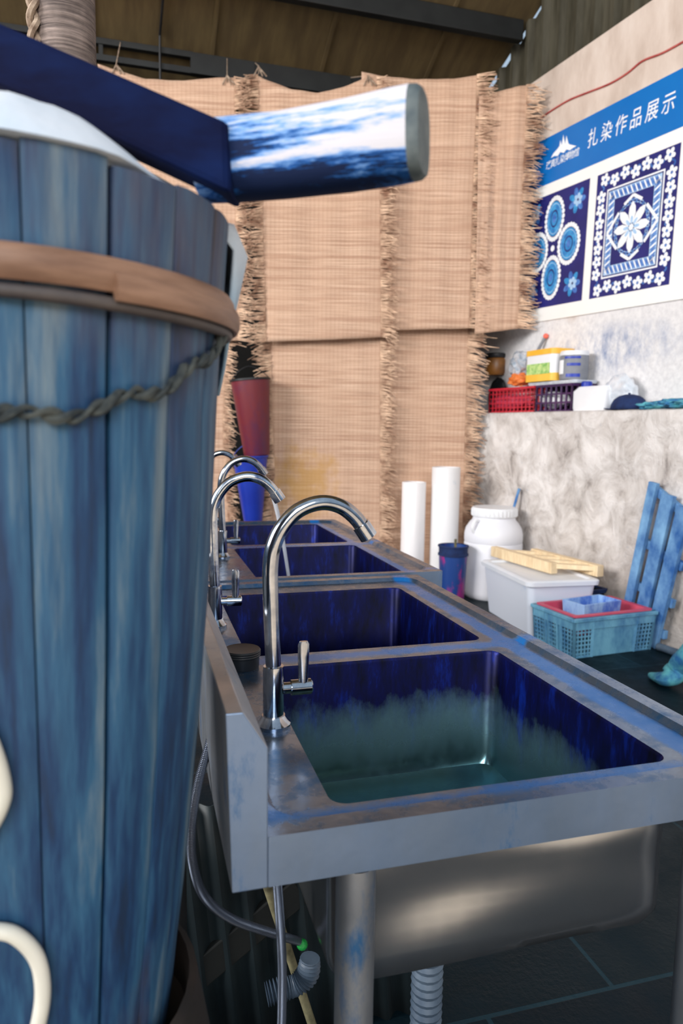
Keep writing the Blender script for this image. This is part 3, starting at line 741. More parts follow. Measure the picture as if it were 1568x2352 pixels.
zt, zb = pz(1245,325)[1], pz(1222,742)[1]
bt = pz(1238,433)[1]
PXL, PXR = -.35, 1.56
bm = BM(); box(bm, ((PXL+PXR)/2, -.006, (zt+zb)/2), (PXR-PXL, .012, zt-zb)); obj('poster_board', bm, 'board', ps, local=True)
bm = BM(); box(bm, ((PXL+PXR)/2, -.0125, (zt+bt)/2), (PXR-PXL, .001, zt-bt)); bd = obj('title_band', bm, 'band', ps, local=True)
def text(body, places, size, sx, d, parent, name, shear=.12):
    bm = BM()
    for ch, (cx, cz) in zip(body, places):
        cu = bpy.data.curves.new('glyph', 'FONT'); cu.body = ch; cu.size = size; cu.align_x = 'CENTER'; cu.align_y = 'CENTER'; cu.offset = size*.004; cu.shear = shear; cu.resolution_u = 3
        ob = bpy.data.objects.new('glyph', cu); COL.objects.link(ob); bpy.context.view_layer.update()
        me = bpy.data.meshes.new_from_object(ob.evaluated_get(bpy.context.evaluated_depsgraph_get()))
        me.transform(Matrix.Translation((cx, -d, cz)) @ Matrix.Rotation(PI/2, 4, 'X') @ Matrix.Diagonal((sx, 1, 1, 1)))
        bm.from_mesh(me); bpy.data.objects.remove(ob); bpy.data.meshes.remove(me); bpy.data.curves.remove(cu)
    return fobj(name, bm, ['white_ink'], parent)
ta, tb = pz(1364,320), pz(1538,241)
text('扎染作品展示', [(ta[0]+(tb[0]-ta[0])*k/5, ta[1]+(tb[1]-ta[1])*k/5) for k in range(6)], .128, .84, .0140, bd, 'title_lettering')
la, lb = pz(1262,382), pz(1327,352)
text('璞真扎染博物馆', [(la[0]+(lb[0]-la[0])*k/6, la[1]+(lb[1]-la[1])*k/6) for k in range(7)], .062, .9, .0140, bd, 'logo_lettering')
bm = BM()
out = [(1268,364), (1274,353), (1283,343), (1288,336), (1290,322), (1293,334), (1297,310), (1301,331), (1304,312), (1309,331), (1313,333), (1327,336), (1318,341), (1312,346), (1304,344), (1298,352), (1290,350), (1284,359), (1276,359)]
flat(bm, [pz(*q) for q in out], .0142); bmesh.ops.triangulate(bm, faces=bm.faces); fobj('logo_emblem', bm, ['white_ink'], bd)
def flower(bm, cx, cz, r, d, n=5, mw_=2, mc=1, rot=.3):
    for k in range(n):
        a = rot+2*PI*k/n; flat(bm, ell(cx+.6*r*math.cos(a), cz+.6*r*math.sin(a), .42*r, .34*r, 10, a), d, mw_)
    flat(bm, ell(cx, cz, .2*r, .2*r, 8), d+.0003, mc)
INK = ['navy_ink', 'mid_ink', 'white_ink', 'sky_ink', 'pale_ink']
# right-hand print
c = [pz(*q) for q in ((1373,405), (1562,330), (1545,655), (1358,685))]
rx0, rx1 = (c[0][0]+c[3][0])/2, (c[1][0]+c[2][0])/2; rz1, rz0 = (c[0][1]+c[1][1])/2, (c[2][1]+c[3][1])/2
rcx, rcz, rw, rh = (rx0+rx1)/2, (rz0+rz1)/2, (rx1-rx0)/2, (rz1-rz0)/2
bm = BM()
def rect(bm, cx, cz, w, h, d, mat): flat(bm, [(cx-w, cz-h), (cx+w, cz-h), (cx+w, cz+h), (cx-w, cz+h)], d, mat)
rect(bm, rcx, rcz, rw, rh, .0125, 0)
for k in range(7):
    x = rcx+rw*(-.78+1.56*k/6)
    for sz in (-1, 1): flower(bm, x, rcz+sz*rh*(.86+.025*(-1)**k), .043, .0134, 5, 2, 1, k)
for k in range(7):
    z = rcz+rh*(-.62+1.24*k/6)
    for sx in (-1, 1): flower(bm, rcx+sx*rw*.85, z, .043, .0134, 5, 2, 1, k*.7)
for k in range(90):                                           # vine between the border flowers
    q = k/90*2*PI; 
    for sz in (-1, 1): 
        x = rcx+rw*(-.85+1.7*k/89); z = rcz+sz*rh*.86+.022*math.sin(k*.55); flat(bm, ell(x, z, .008, .006, 6), .0130, 1)
        z2 = rcz+rh*(-.8+1.6*k/89); x2 = rcx+sz*rw*.85+.02*math.sin(k*.6); flat(bm, ell(x2, z2, .006, .008, 6), .0130, 1)
fw, fh = .70, .70
rect(bm, rcx, rcz, rw*.70, rh*.71, .0129, 2); rect(bm, rcx, rcz, rw*.67, rh*.685, .0132, 0); rect(bm, rcx, rcz, rw*.645, rh*.665, .0135, 4)
for k in range(34):                                           # woven-looking band
    for sz in (-1, 1):
        x = rcx+rw*(-.6+1.2*k/33); flat(bm, ell(x, rcz+sz*rh*.59, .006, .032, 8, .5), .0138, 1 if k % 3 else 2)
        z = rcz+rh*(-.58+1.16*k/33); flat(bm, ell(rcx+sz*rw*.56, z, .030, .006, 8, .5), .0138, 1 if k % 3 else 2)
rect(bm, rcx, rcz, rw*.48, rh*.52, .0140, 0)
for k in range(56):
    a = 2*PI*k/56; x, z = rcx+rw*.40*math.cos(a), rcz+rh*.40*math.sin(a); flat(bm, ell(x, z, .016, .012, 8, a*3), .0143, 4 if k % 2 else 1)
    if k % 2: flat(bm, ell(x, z, .009, .006, 6, a*3), .0145, 0)
def stroke(bm, a, b, w, d, mat):
    dx, dz = b[0]-a[0], b[1]-a[1]; L = math.hypot(dx, dz); nx, nz = -dz/L*w, dx/L*w
    flat(bm, [(a[0]+nx, a[1]+nz), (b[0]+nx, b[1]+nz), (b[0]-nx, b[1]-nz), (a[0]-nx, a[1]-nz)], d, mat)
for sx in (-1, 1):
    for sz in (-1, 1):
        stroke(bm, (rcx, rcz+sz*rh*.49), (rcx+sx*rw*.22, rcz+sz*rh*.38), .010, .0147, 2)
        stroke(bm, (rcx+sx*rw*.62, rcz), (rcx+sx*rw*.34, rcz+sz*rh*.28), .010, .0147, 2)
for k in range(8):
    a = PI/2+2*PI*k/8; L = .088
    dx, dz = math.cos(a), math.sin(a); flat(bm, [(rcx+dx*L*q-dz*w, rcz+dz*L*q*1.05+dx*w) for q, w in ((.3,-.012), (.9,-.030), (1.35,-.026), (1.75,0), (1.35,.026), (.9,.030), (.3,.012))], .0150, 2)
for k in range(8):
    a = 2*PI*k/8; flat(bm, ell(rcx+.045*math.cos(a), rcz+.045*math.sin(a), .026, .011, 10, a), .0153, 4)
flat(bm, ell(rcx, rcz, .020, .020, 14), .0156, 2)
fobj('flower_print', bm, INK, ps)
# left-hand print
c = [pz(*q) for q in ((1357,410), (1340,690))]; lx1 = (c[0][0]+c[1][0])/2; lcx = lx1-rw; lz1, lz0 = c[0][1], c[1][1]; lcz = (lz0+lz1)/2; lh = (lz1-lz0)/2
bm = BM(); rect(bm, lcx, lcz, rw, lh, .0125, 0)
px_, pz_ = pz(1272, 571)
for k, (dx, dz, rx, rz) in enumerate(((0,.21,.112,.165), (0,-.21,.112,.165), (.175,0,.125,.15), (-.175,0,.125,.15))):
    cx, cz = px_+dx, pz_+dz
    for j in range(26):
        a = 2*PI*j/26; flat(bm, ell(cx+rx*.86*math.cos(a), cz+rz*.88*math.sin(a), .0175, .0175, 8, a), .0131+.0001*k, 2)
    for j, (s, mt_) in enumerate(((.74, 3), (.66, 4), (.63, 3), (.52, 1), (.49, 3), (.38, 0), (.30, 3), (.18, 1))): flat(bm, ell(cx, cz, rx*s, rz*s, 26), .0136+.0002*j, mt_)
flat(bm, ell(px_, pz_, .022, .022, 12), .0139, 2)
for sx, sz in ((.235,.285), (.235,-.285), (-.235,.285), (-.235,-.285)):
    for j in range(7):
        a = j*.9; flat(bm, ell(px_+sx+.055*math.cos(a), pz_+sz+.055*math.sin(a), .035, .022, 9, a), .0129, 3 if j % 2 else 1)
    flower(bm, px_+sx+.01, pz_+sz, .045, .0134, 6, 4, 0)
fobj('medallion_print', bm, INK, ps)
# red cord strung on the wall
bm = BM(); L = [wl(x, y, UY-.006) for x, y in ((1240,272), (1275,248), (1310,228), (1350,212), (1400,192), (1440,168), (1475,140), (1520,122), (1568,96), (1620,66), (1720,14), (1850,-50))]
tube(bm, smooth_path([WALL @ p for p in L], 5), .006, 8); tag(obj('red_cord', bm, 'red_cord', smooth=True), 'thin red cord strung across the concrete above the poster', 'cord')

# ------------------------------------------------------------------ things on the ledge
LZ = 1.366
def wbox(bm, x0, x1, y0, y1, z0, z1):
    box(bm, ((x0+x1)/2, (y0+y1)/2, (z0+z1)/2), (abs(x1-x0), abs(y1-y0), z1-z0))
def wthing(name, label, cat, x, y, z, group=None, rot=0): return thing(name, label, cat, group=group, mw=WALL @ Matrix.Translation((x, y, z)) @ Matrix.Rotation(rot, 4, 'Z'))
def wx(px, py, off): return wl(px, py, off).x
def crate(t, W, D, H, mt, nx, ny, nz, rim=True, taper=0, bars=.006):
    """slatted basket: floor, corner posts and four pierced walls, in the thing's space"""
    bm = BM(); box(bm, (0, 0, .006), (W-.02, D-.02, .012)); obj('floor_panel', bm, mt, t, local=True)
    for nm, sx, sy in (('side_panel', 0, -1), ('side_panel', 0, 1), ('side_panel', -1, 0), ('side_panel', 1, 0)):
        bm = BM(); L = W if sy else D; n = nx if sy else ny
        def P(u, z):
            k = 1-taper*(1-z/H); q = (u-.5)*L*k
            return V((q, sy*D/2*k, z)) if sy else V((sx*W/2*k, q, z))
        for i in range(n+1): bar(bm, P(i/n, .0), P(i/n, H), bars, bars, V((1,.3,0)))
        for j in range(nz+1): bar(bm, P(0, H*j/nz), P(1, H*j/nz), bars, bars)
        obj(nm, bm, mt, t, local=True)
    if rim:
        bm = BM(); 
        for sx, sy in ((0,-1), (0,1)): bar(bm, (-W/2-.006, sy*D/2, H), (W/2+.006, sy*D/2, H), .018, .016)
        for sx in (-1, 1): bar(bm, (sx*W/2, -D/2, H), (sx*W/2, D/2, H), .018, .016)
        obj('rim', bm, mt, t, local=True)
y0 = .05
xa, xb = wx(1122,945,y0), wx(1226,945,y0); zc = wl(1170,893,y0).z-LZ
t = wthing('basket', 'red plastic basket at the left end of the wall ledge', 'basket', (xa+xb)/2, .15, LZ); crate(t, xb-xa-.01, .2, zc, 'red_pl', 12, 5, 5)
xc, xd = wx(1230,945,y0), wx(1312,945,y0)
t = wthing('basket', 'dark purple plastic basket beside the red one on the ledge', 'basket', (xc+xd)/2, .15, LZ); crate(t, xd-xc-.01, .2, zc, 'purple_pl', 7, 4, 3, bars=.012)
def blob(bm, c, s, sub=3, amp=.25, fr=2.5, seed=0, flat_=None):
    r = bmesh.ops.create_icosphere(bm, subdivisions=sub, radius=1)
    for v in r['verts']:
        d = 1+amp*noise.noise(v.co*fr+V((seed, seed*2, 0))); v.co = V((v.co.x*s[0]*d, v.co.y*s[1]*d, v.co.z*s[2]*d))
        if flat_ is not None: v.co.z = max(v.co.z, flat_)
        v.co += V(c)
def wblob(name, label, cat, pxc, off, s, mt, z=None, amp=.25, fr=2.5, seed=0, fl=None, group=None):
    p = wl(*pxc, off); 
    if z is not None: p.z = z
    bm = BM(); blob(bm, (0,0,0), s, 4, amp, fr, seed, fl); bm.transform(WALL @ Matrix.Translation(p))
    return tag(obj(name, bm, mt, smooth=True), label, cat, group)
wblob('cloth_bundle', 'white cloth bundle filling the dark purple basket', 'cloth', (1272,922), .15, ((xd-xc)/2-.035, .07, .06), 'white_pl', z=LZ+.085, amp=.15, seed=3)
wblob('plastic_bag', 'dull pink bag inside the red basket', 'bag', (1172,922), .15, ((xb-xa)/2-.03, .07, .06), 'crate_pink', z=LZ+.085, amp=.2, seed=5)
wblob('dark_bag', 'black crumpled bag behind the red basket, below the brown jar', 'bag', (1143,895), .235, (.125, .03, .165), 'black', z=LZ+.125, amp=.15, seed=8, fl=-.124)
zt_ = LZ+zc
# brown jar on the dark bag
p = wl(1137, 862, .225); t = wthing('jar', 'brown jar with dark lid behind the red basket, by the mat fringe', 'jar', p.x, p.y, p.z)
bm = BM(); lathe(bm, [(0,0), (.075,0), (.085,.02), (.085,.12), (.07,.145), (0,.145)], seg=24, cap=False); obj('jar_body', bm, 'brown', t, local=True, smooth=True)
bm = BM(); lathe(bm, [(0,.14), (.08,.14), (.085,.15), (.085,.172), (.07,.18), (0,.176)], seg=24, cap=False); obj('lid', bm, 'black', t, local=True, smooth=True)
# translucent tray resting over the baskets
xe = wx(1372, 890, .12)
p0 = wx(1235,880,.15); p1 = wx(1345,880,.15)
t = wthing('tray', 'flat milky plastic lid lying on the baskets under the containers', 'lid', (p0+p1)/2, .155, zt_+.010)
bm = BM(); W = (p1-p0)/2; loft(bm, [rrect(-W, W, -.10, .10, .03, 0), rrect(-W-.006, W+.006, -.105, .105, .03, .014), rrect(-W-.006, W+.006, -.105, .105, .03, .022), rrect(-W+.01, W-.01, -.09, .09, .03, .024)]); obj('lid_plate', bm, 'bag', t, local=True, smooth=True)
ZL = zt_+.036
# white and yellow canister
x0_, x1_ = wx(1224,850,.12), wx(1293,850,.12); hh = wl(1258,806,.12).z-ZL; R_ = (x1_-x0_)/2*.98
t = wthing('canister', 'white canister with yellow bands and green printed label on the ledge', 'canister', (x0_+x1_)/2, .135, ZL)
hR = min(R_, .10)
bm = BM()
def rr_(z, g=0): return rrect(-R_-g, R_+g, -hR-g, hR+g, .045, z)
loft(bm, [rr_(0), rr_(hh)]); obj('canister_body', bm, 'white_pl', t, local=True, smooth=True)
for a, b, nm in ((0, .055, 'base_band'), (hh-.035, hh+.004, 'cap')):
    bm = BM(); loft(bm, [rr_(a, .003), rr_(b, .003)]); obj(nm, bm, 'yellow', t, local=True, smooth=True)
bm = BM(); box(bm, (0, -hR-.003, hh*.40), (R_*1.55, .003, hh*.34)); obj('printed_label', bm, 'green', t, local=True)
# white jar with blue marks
x2_, x3_ = wx(1297,840,.14), wx(1340,840,.14); R2 = (x3_-x2_)/2; h2 = wl(1318,803,.14).z-ZL-.02
t = wthing('jar', 'white jar with blue label marks right of the yellow-banded canister', 'jar', (x2_+x3_)/2+.005, .135, ZL)
bm = BM(); lathe(bm, [(0,0), (R2*.95,0), (R2,.01), (R2,h2*.86), (R2*.96,h2*.88), (0,h2*.88)], seg=28, cap=False); obj('jar_body', bm, 'grey', t, local=True, smooth=True)
bm = BM(); lathe(bm, [(0,h2*.87), (R2,h2*.87), (R2,h2), (R2*.95,h2+.006), (0,h2+.006)], seg=28, cap=False); obj('lid', bm, 'white_pl', t, local=True, smooth=True)
for a0, a1, z0, z1 in ((-80,-15,.74,.82), (-70,-15,.48,.58), (-72,-15,.08,.2)):
    bm = BM(); lo = [V((math.cos(rad(a0+(a1-a0)*k/8))*(R2+.002), math.sin(rad(a0+(a1-a0)*k/8))*(R2+.002), h2*z0)) for k in range(9)]
    loft(bm, [lo, [p+V((0,0,h2*(z1-z0))) for p in lo]], cap=False, closed=False)
    obj('blue_mark', bm, 'blue_pl', t, local=True)
bm = BM(); lo = [V((math.cos(rad(-125+40*k/6))*(R2+.002), math.sin(rad(-125+40*k/6))*(R2+.002), h2*.2)) for k in range(7)]
loft(bm, [lo, [p+V((0,0,h2*.5)) for p in lo]], cap=False, closed=False); obj('white_label', bm, 'white_ink', t, local=True)
# clear bottle bag, orange bag, brush
wblob('plastic_bag', 'clear crumpled plastic bag left of the yellow-banded canister', 'bag', (1194,842), .14, (.085, .07, .115), 'clear', amp=.3, fr=3, seed=2, fl=-.10)
wblob('plastic_bag', 'orange knotted plastic bag lying on the red basket', 'bag', (1192,873), .10, (.11, .05, .048), 'orange', amp=.4, fr=2.2, seed=6, fl=-.05)
a = WALL @ wl(1205,858,.18); b = WALL @ wl(1253,772,UY-.02); t = thing('brush', 'slim grey brush with a coral tip leaning on the wall behind the canister', 'brush', a)
bm = BM(); tube(bm, [a, a.lerp(b, .55)], .008, 8); obj('bristle_end', bm, 'black', t, smooth=True)
bm = BM(); tube(bm, [a.lerp(b, .55), a.lerp(b, .95)], .012, 8); obj('handle', bm, 'grey', t, smooth=True)
bm = BM(); bmesh.ops.create_uvsphere(bm, u_segments=14, v_segments=10, radius=.020, matrix=Matrix.Translation(b)); obj('tip', bm, 'coral', t, smooth=True)
# jerrycan on its side with blue cap, bags, cap, teal rag
x0_, x1_ = wx(1318,930,.08), wx(1392,930,.08); zz = wl(1340,888,.08).z-LZ
t = wthing('jerrycan', 'white plastic container with a blue cap on the ledge right of the baskets', 'container', (x0_+x1_)/2, .14, LZ)
bm = BM(); W = (x1_-x0_)/2; loft(bm, [rrect(-W, W, -.08, .08, .03, .0), rrect(-W-.004, W+.004, -.085, .085, .03, .02), rrect(-W-.004, W+.004, -.085, .085, .03, zz*.8), rrect(-W*.86, W*.86, -.06, .06, .03, zz)]); obj('container_body', bm, 'white_pl', t, local=True, smooth=True)
bm = BM(); lathe(bm, [(0, zz-.01), (.036, zz-.01), (.036, zz+.03), (.03, zz+.036), (0, zz+.036)], (-W*.55, -.02, 0), 20, cap=False); obj('cap', bm, 'blue_pl', t, local=True, smooth=True)
wblob('plastic_bag', 'milky plastic bag slumped behind the dark cap on the ledge', 'bag', (1425,905), .17, (.13, .07, .13), 'bag', z=LZ+.10, amp=.22, seed=9, fl=-.10)
p = wl(1440, 944, .09); t = wthing('cap', 'dark blue rounded cap with brim lying on the ledge', 'cap', p.x, .10, LZ+.002)
bm = BM(); lathe(bm, [(.128,0), (.124,.03), (.105,.062), (.07,.084), (.03,.093), (0,.095)], seg=32, cap=False); bm.transform(Matrix.Diagonal((1.0,.72,1,1))); obj('crown', bm, 'navy_cloth', t, local=True, smooth=True, solid=-.003)
bm = BM(); lathe(bm, [(0,.094), (.008,.096), (.008,.102), (0,.104)], seg=12, cap=False); obj('button', bm, 'navy_cloth', t, local=True, smooth=True)
bm = BM(); lo, hi = [], []
for k in range(17):
    a = rad(110+140*k/16); lo.append(V((math.cos(a)*.12, math.sin(a)*.085, .004))); hi.append(V((math.cos(a)*.12-.075*math.sin(PI*k/16)-.004, math.sin(a)*.085, .002+.012*math.sin(PI*k/16))))
loft(bm, [lo, hi], cap=False, closed=False); obj('brim', bm, 'navy_cloth', t, local=True, smooth=True, solid=.004)
bm = BM()
for k in range(5):
    a = wl(1492+k*22, 950, .05); blob(bm, WALL @ V((a.x, .10+.02*(k % 2), LZ+.016+.008*(k % 3))), (.11, .085, .028), 3, .55, 3.2, k*3)
tag(obj('rag', bm, 'teal_cloth', smooth=True), 'crumpled teal rag at the right end of the ledge', 'rag')

# ------------------------------------------------------------------ floor things by the wall
def pvc(x, y, r, h, mt, label):
    t = thing('pipe', label, 'pipe', (x, y, 0), 'white pipes before the mats')
    bm = BM(); lathe(bm, [(r, 0), (r, h-.003), (r-.002, h), (r-.008, h), (r-.008, .0)], (x, y, 0), 36, cap=False); obj('pipe_wall', bm, mt, t, smooth=True)
pvc(2.044, 5.136, .092, .825, 'pipe_clean', 'shorter clean white plastic pipe standing before the straw mats')
pvc(2.278, 5.07, .108, .942, 'pipe', 'taller white pipe with bluish streaks, behind the smeared bucket')
bc = V((2.178, 4.681, 0)); hb = .40
t = thing('paint_bucket', 'blue bucket with magenta smears between the tall pipe and white drum', 'bucket', bc)
bm = BM(); lathe(bm, [(0,0), (.085,0), (.088,.01), (.104,hb), (.098,hb), (.082,.02), (0,.02)], bc, 32, cap=False); obj('tub', bm, 'paint_bucket', t, smooth=True)
bm = BM(); lathe(bm, [(.102,hb-.07), (.109,hb-.068), (.109,hb-.055), (.103,hb-.052), (.104,hb-.008), (.111,hb-.006), (.111,hb+.004), (.098,hb+.004)], bc, 32, cap=False); obj('rim', bm, 'navy_cloth', t, smooth=True)
bm = BM(); bar(bm, bc+V((.02,.0,.03)), bc+V((-.02,-.075,hb+.06)), .018, .010); tag(obj('paddle', bm, 'stick', bevel=.002), 'pale stick standing in the smeared bucket', 'stick')
jc = V((2.53, 4.75, 0)); t = thing('drum', 'white plastic drum with screw lid standing by the stone wall', 'drum', jc)
bm = BM(); lathe(bm, [(0,0), (.19,0), (.208,.02), (.213,.05), (.213,.40), (.209,.41), (.213,.42), (.213,.47), (.205,.51), (.18,.55), (.158,.575), (.152,.60), (.152,.62), (0,.62)], jc, 44, cap=False); obj('drum_body', bm, 'jug', t, smooth=True)
bm = BM(); pr = [(0,.60), (.163,.60), (.166,.604), (.166,.655), (.16,.665), (0,.662)]; lathe(bm, pr, jc, 44, cap=False)
for k in range(36):
    a = 2*PI*k/36; box(bm, jc+V((math.cos(a)*.166, math.sin(a)*.166, .63)), (.006, .008, .045), a)
obj('screw_lid', bm, 'white_pl', t, smooth=True)
for a in (rad(200), rad(20)):
    bm = BM(); d = V((math.cos(a), math.sin(a), 0)); tube(bm, smooth_path([jc+d*.205+V((0,0,.49)), jc+d*.225+V((0,0,.53)), jc+d*.20+V((0,0,.575)), jc+d*.165+V((0,0,.575))], 5), .011, 8); obj('lug', bm, 'white_pl', t, smooth=True)
a = WALL @ wl(1173,1190,-.06); b = WALL @ wl(1192,1122,-.022); bm = BM(); bar(bm, a+(a-b)*.7, b, .03, .018); tag(obj('blue_stave', bm, 'navy_paint', bevel=.002), 'blue stick leaning on the stone wall behind the white drum', 'stick')
# storage tote and the frame on it
e1 = V((.075,.997,0)).normalized(); e2 = V((e1.y,-e1.x,0)); T0 = V((2.213,3.69,0)); TW, TL, TH = .44, .70, .345
mt_ = Matrix((e2, e1, V((0,0,1)))).transposed().to_4x4(); mt_.translation = T0+e2*TW/2+e1*TL/2
t = thing('storage_box', 'large white storage box on the floor below the pale wooden rack', 'box', mw=mt_)
bm = BM(); w, l = TW/2, TL/2
loft(bm, [rrect(-w+.035, w-.035, -l+.035, l-.035, .03, 0), rrect(-w+.03, w-.03, -l+.03, l-.03, .04, .012), rrect(-w, w, -l, l, .04, TH-.03), rrect(-w+.004, w-.004, -l+.004, l-.004, .04, TH-.03), rrect(-w+.03, w-.03, -l+.03, l-.03, .04, .02)]); obj('tub', bm, 'tote', t, local=True, smooth=True)
bm = BM(); loft(bm, [rrect(-w-.018, w+.018, -l-.018, l+.018, .045, TH-.03), rrect(-w-.02, w+.02, -l-.02, l+.02, .045, TH-.005), rrect(-w-.014, w+.014, -l-.014, l+.014, .045, TH), rrect(-w+.02, w-.02, -l+.02, l-.02, .04, TH), rrect(-w+.03, w-.03, -l+.03, l-.03, .04, TH-.012)]); obj('lid', bm, 'white_dirty', t, local=True, smooth=True)
FZ = TH+.001
fa, fb = onz(1272,1318,FZ), onz(1104,1268,FZ); fb = fa+(fb-fa).normalized()*.66; fc = V((2.715, 3.72, FZ)); fd_ = fc+(fb-fa)
t = thing('wooden_rack', 'pale pine ladder-like rack lying on the white storage box', 'frame', (fa+fc)/2)
hh = V((0,0,.035))
for a, b in ((fa, fb), (fc, fd_)):
    bm = BM(); bar(bm, a+hh, b+hh, .05, .07); obj('side_rail', bm, 'pine', t, bevel=.003)
for q in (.06, .30, .56, .86):
    bm = BM(); bar(bm, fa.lerp(fb, q)+V((0,0,.046)), fc.lerp(fd_, q)+V((0,0,.046)), .045, .03); obj('crossbar', bm, 'pine', t, bevel=.003)
# blue crate with pink basket and tray inside
c0 = V((2.253,3.282,0)); ex = V((.99,.10,0)).normalized(); ey = V((-ex.y, ex.x, 0)); CW, CD, CH = .56, .36, .215
mc = Matrix((ex, ey, V((0,0,1)))).transposed().to_4x4(); mc.translation = c0+ex*CW/2+ey*CD/2
t = thing('crate', 'large blue-stained plastic crate on the floor before the storage box', 'crate', mw=mc)
tp = .06
bm = BM(); box(bm, (0,0,.006), (CW*.93, CD*.93, .012)); obj('floor_panel', bm, 'crate_blue', t, local=True)
for sx, sy in ((0,-1), (0,1), (-1,0), (1,0)):
    bm = BM(); L = CW if sy else CD
    def P(u, z):
        k = 1-tp*(1-z/CH); q = (u-.5)*L*k
        return V((q, sy*CD/2*k, z)) if sy else V((sx*CW/2*k, q, z))
    segs = [(0,.22,1), (.22,.78,0), (.78,1,1)] if sy else [(0,.3,1), (.3,.4,0), (.4,.62,1), (.62,.7,0), (.7,1,1)]
    for a, b, g in segs:
        if g:
            n = max(3, int((b-a)*L/.023))
            for i in range(n+1): u = a+(b-a)*i/n; bar(bm, P(u,.0), P(u,CH), .0075, .0075)
            for j in range(10): bar(bm, P(a, CH*j/9), P(b, CH*j/9), .0075, .0075)
        else:
            loft(bm, [[P(a,0), P(b,0), P(b,CH), P(a,CH)], [p-V((sx*.008, sy*.008, 0)) for p in (P(a,0), P(b,0), P(b,CH), P(a,CH))]])
        bar(bm, P(a,0), P(a,CH), .016, .016)
    bar(bm, P(1,0), P(1,CH), .016, .016); bar(bm, P(0,CH*.86), P(1,CH*.86), .014, .05)
    obj('side_panel', bm, 'crate_blue', t, local=True)
bm = BM()
for s in (-1, 1):
    bar(bm, (-CW/2-.012, s*CD/2, CH), (CW/2+.012, s*CD/2, CH), .03, .02); bar(bm, (s*CW/2, -CD/2, CH), (s*CW/2, CD/2, CH), .03, .02)
obj('rim', bm, 'crate_blue', t, local=True, bevel=.003)
mk_ = mc @ Matrix.Translation((0, 0, .11))
t = thing('basket', 'pink-red plastic basket nested inside the large blue crate', 'basket', mw=mk_)
w, l, h = CW/2-.03, CD/2-.03, CH+.012-.11
bm = BM(); loft(bm, [rrect(-w+.03, w-.03, -l+.03, l-.03, .02, 0), rrect(-w, w, -l, l, .02, h-.002), rrect(-w-.024, w+.024, -l-.024, l+.024, .02, h), rrect(-w-.024, w+.024, -l-.024, l+.024, .02, h+.008), rrect(-w+.004, w-.004, -l+.004, l-.004, .02, h+.008), rrect(-w+.034, w-.034, -l+.034, l-.034, .02, .006)], cap=True); obj('tub', bm, 'crate_pink', t, local=True, smooth=True)
mk2 = mc @ Matrix.Translation((-.005, .01, .117)) @ Matrix.Rotation(rad(6), 4, 'Z')
t = thing('small_box', 'small blue and white open box standing in the pink basket', 'box', mw=mk2)
w, l, h = .15, .085, .15
bm = BM(); loft(bm, [rrect(-w+.01, w-.01, -l+.01, l-.01, .008, 0), rrect(-w, w, -l, l, .008, h), rrect(-w+.012, w-.012, -l+.012, l-.012, .006, h), rrect(-w+.02, w-.02, -l+.02, l-.02, .006, .02)]); obj('tray_body', bm, 'tray', t, local=True, bevel=.002)
# dark tub by the wall behind the box
p = onz(1412, 1425, 0); t = wthing('dark_tub', 'dark blue tub by the wall behind the white storage box', 'tub', (WALL.inverted() @ p).x-.04, -.13, 0)
bm = BM(); loft(bm, [rrect(-.13,.13,-.075,.075,.03,0), rrect(-.155,.155,-.09,.09,.03,.24), rrect(-.145,.145,-.08,.08,.03,.24), rrect(-.12,.12,-.065,.065,.03,.02)]); obj('tub_body', bm, 'black', t, local=True, smooth=True)
bm = BM(); loft(bm, [rrect(-.16,.16,-.095,.095,.03,.225), rrect(-.168,.168,-.10,.10,.03,.25), rrect(-.145,.145,-.08,.08,.03,.25), rrect(-.145,.145,-.08,.08,.03,.225)], cap=False); obj('rim', bm, 'navy_cloth', t, local=True, smooth=True)
# slatted panel leaning on the wall
tp1 = wl(1505,1110,-.045); tp2 = wl(1540,1126,-.045); sp = tp2.x-tp1.x
sl = thing('slatted_panel', 'blue-stained wooden slatted panel leaning against the stone wall', 'panel', mw=WALL @ Matrix.Translation((tp1.x, -.2, 0)))
Hs = tp1.z; lean = .02; drift = -.15
def S(i, q, dy=0): return V((i*sp+drift*(1-q), .145-lean*(1-q)+dy, .005+(Hs-.06*i)*q))
print('panel', sp, Hs)
for i in range(3):
    bm = BM(); bar(bm, S(i, 0), S(i, 1), .030, (.058, .085, .085)[i], up=V((1,0,0))); obj('slat', bm, 'navy_paint', sl, local=True, bevel=.003)
for q in (.10, .34, .62, .95):
    bm = BM(); a, b = S(-.1, q, .032), S(2.5, q*.99, .032); bar(bm, a, b, .03, .05); obj('crosspiece', bm, 'navy_paint', sl, local=True, bevel=.003)
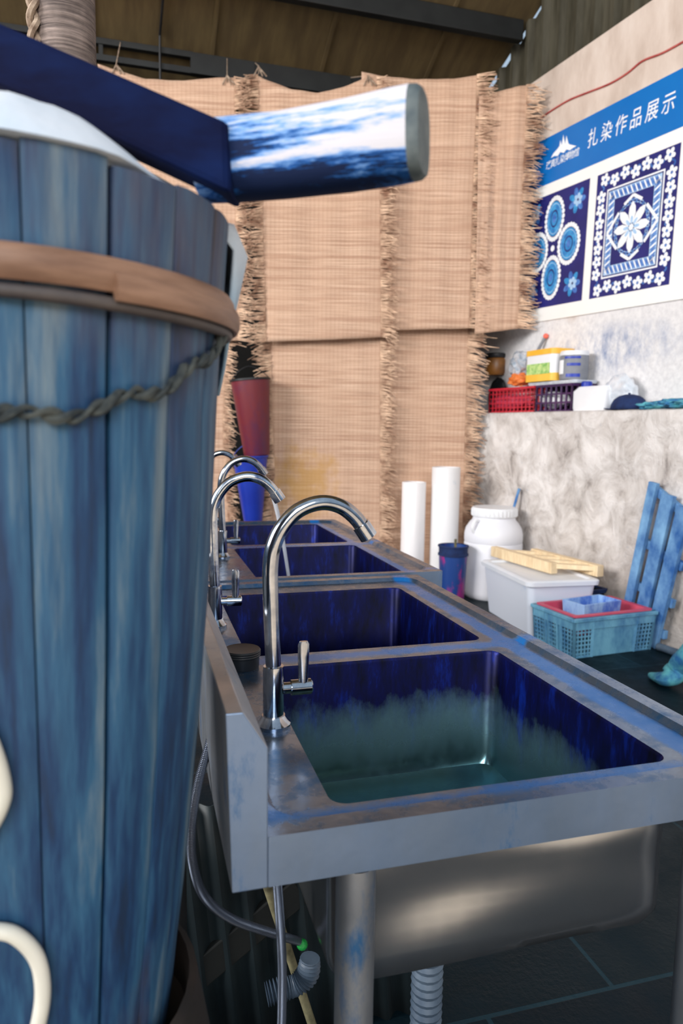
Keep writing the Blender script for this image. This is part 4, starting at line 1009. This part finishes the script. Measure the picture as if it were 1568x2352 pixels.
# pipe along the wall foot and dyed cloth at the frame edge
bm = BM(); a, b = onz(1512,1478,.04), onz(1640,1520,.04); tube(bm, [a, b], .022, 14); bm.transform(Matrix.Translation((0,0,-.018)))
tag(obj('pipe', bm, 'flex', smooth=True), 'short grey pipe lying on the floor along the foot of the wall', 'pipe')
bm = BM(); L = smooth_path([onz(1492,1549,.02), onz(1512,1555,.03), onz(1535,1556,.045), onz(1556,1535,.09), onz(1575,1510,.16), onz(1600,1478,.24)], 6)
rings = []
for i, p in enumerate(L):
    q = i/(len(L)-1); w_ = .012+.05*min(1, q*2.4); h_ = .012+.035*min(1, q*2.0)
    tdir = (L[min(i+1, len(L)-1)]-L[max(i-1,0)]).normalized(); n1 = tdir.cross(V((0,0,1))).normalized(); n2 = n1.cross(tdir)
    rings.append([p+n1*(w_*math.cos(2*PI*k/20))*(1+.2*noise.noise(V((k,q*5,0))))+n2*(h_*math.sin(2*PI*k/20)) for k in range(20)])
loft(bm, rings); mz = min(v.co.z for v in bm.verts); bm.transform(Matrix.Translation((0,0,-mz+.001)))
tag(obj('dyed_cloth', bm, 'teal_cloth', smooth=True), 'teal and blue dyed cloth drooping to the floor at the right edge', 'cloth')

# ------------------------------------------------------------------ light
w = bpy.data.worlds.new('World'); SC.world = w; w.use_nodes = True; nt = w.node_tree
bg = nt.nodes['Background']; tc = nt.nodes.new('ShaderNodeTexCoord'); sx = nt.nodes.new('ShaderNodeSeparateXYZ'); rp = nt.nodes.new('ShaderNodeValToRGB')
nt.links.new(tc.outputs['Generated'], sx.inputs[0]); nt.links.new(sx.outputs[2], rp.inputs[0])
e = rp.color_ramp.elements; e[0].position = 0; e[0].color = (.10,.16,.24,1); e[1].position = .35; e[1].color = (.62,.80,1.0,1)
nt.links.new(rp.outputs[0], bg.inputs[0]); bg.inputs[1].default_value = .7
def area(name, loc, to, sx, sy, power, col):
    l = bpy.data.lights.new(name, 'AREA'); l.shape = 'RECTANGLE'; l.size = sx; l.size_y = sy; l.energy = power; l.color = col
    o = bpy.data.objects.new(name, l); COL.objects.link(o); o.location = loc
    o.rotation_euler = (V(to)-V(loc)).to_track_quat('-Z', 'Y').to_euler(); return o
bm = BM(); box(bm, (0, -6.51, -.06), (18, 12, .1)); struct('ground', bm, 'yard')
sl_ = bpy.data.lights.new('sun', 'SUN'); sl_.energy = 4.0; sl_.angle = .02; sl_.color = (1, .9, .78)
so = bpy.data.objects.new('sun', sl_); COL.objects.link(so); so.rotation_euler = V((.10, -.03, -1)).to_track_quat('-Z', 'Y').to_euler()
area('daylight_opening', (-7.5, 1.6, 4.2), (2.6, 4.3, 1.2), 5.0, 3.0, 980, (1.0, .965, .94))
area('daylight_front', (-2.4, -8.5, 5.6), (2.2, 4.6, 1.4), 7.0, 4.5, 1000, (1.0, .98, .96))
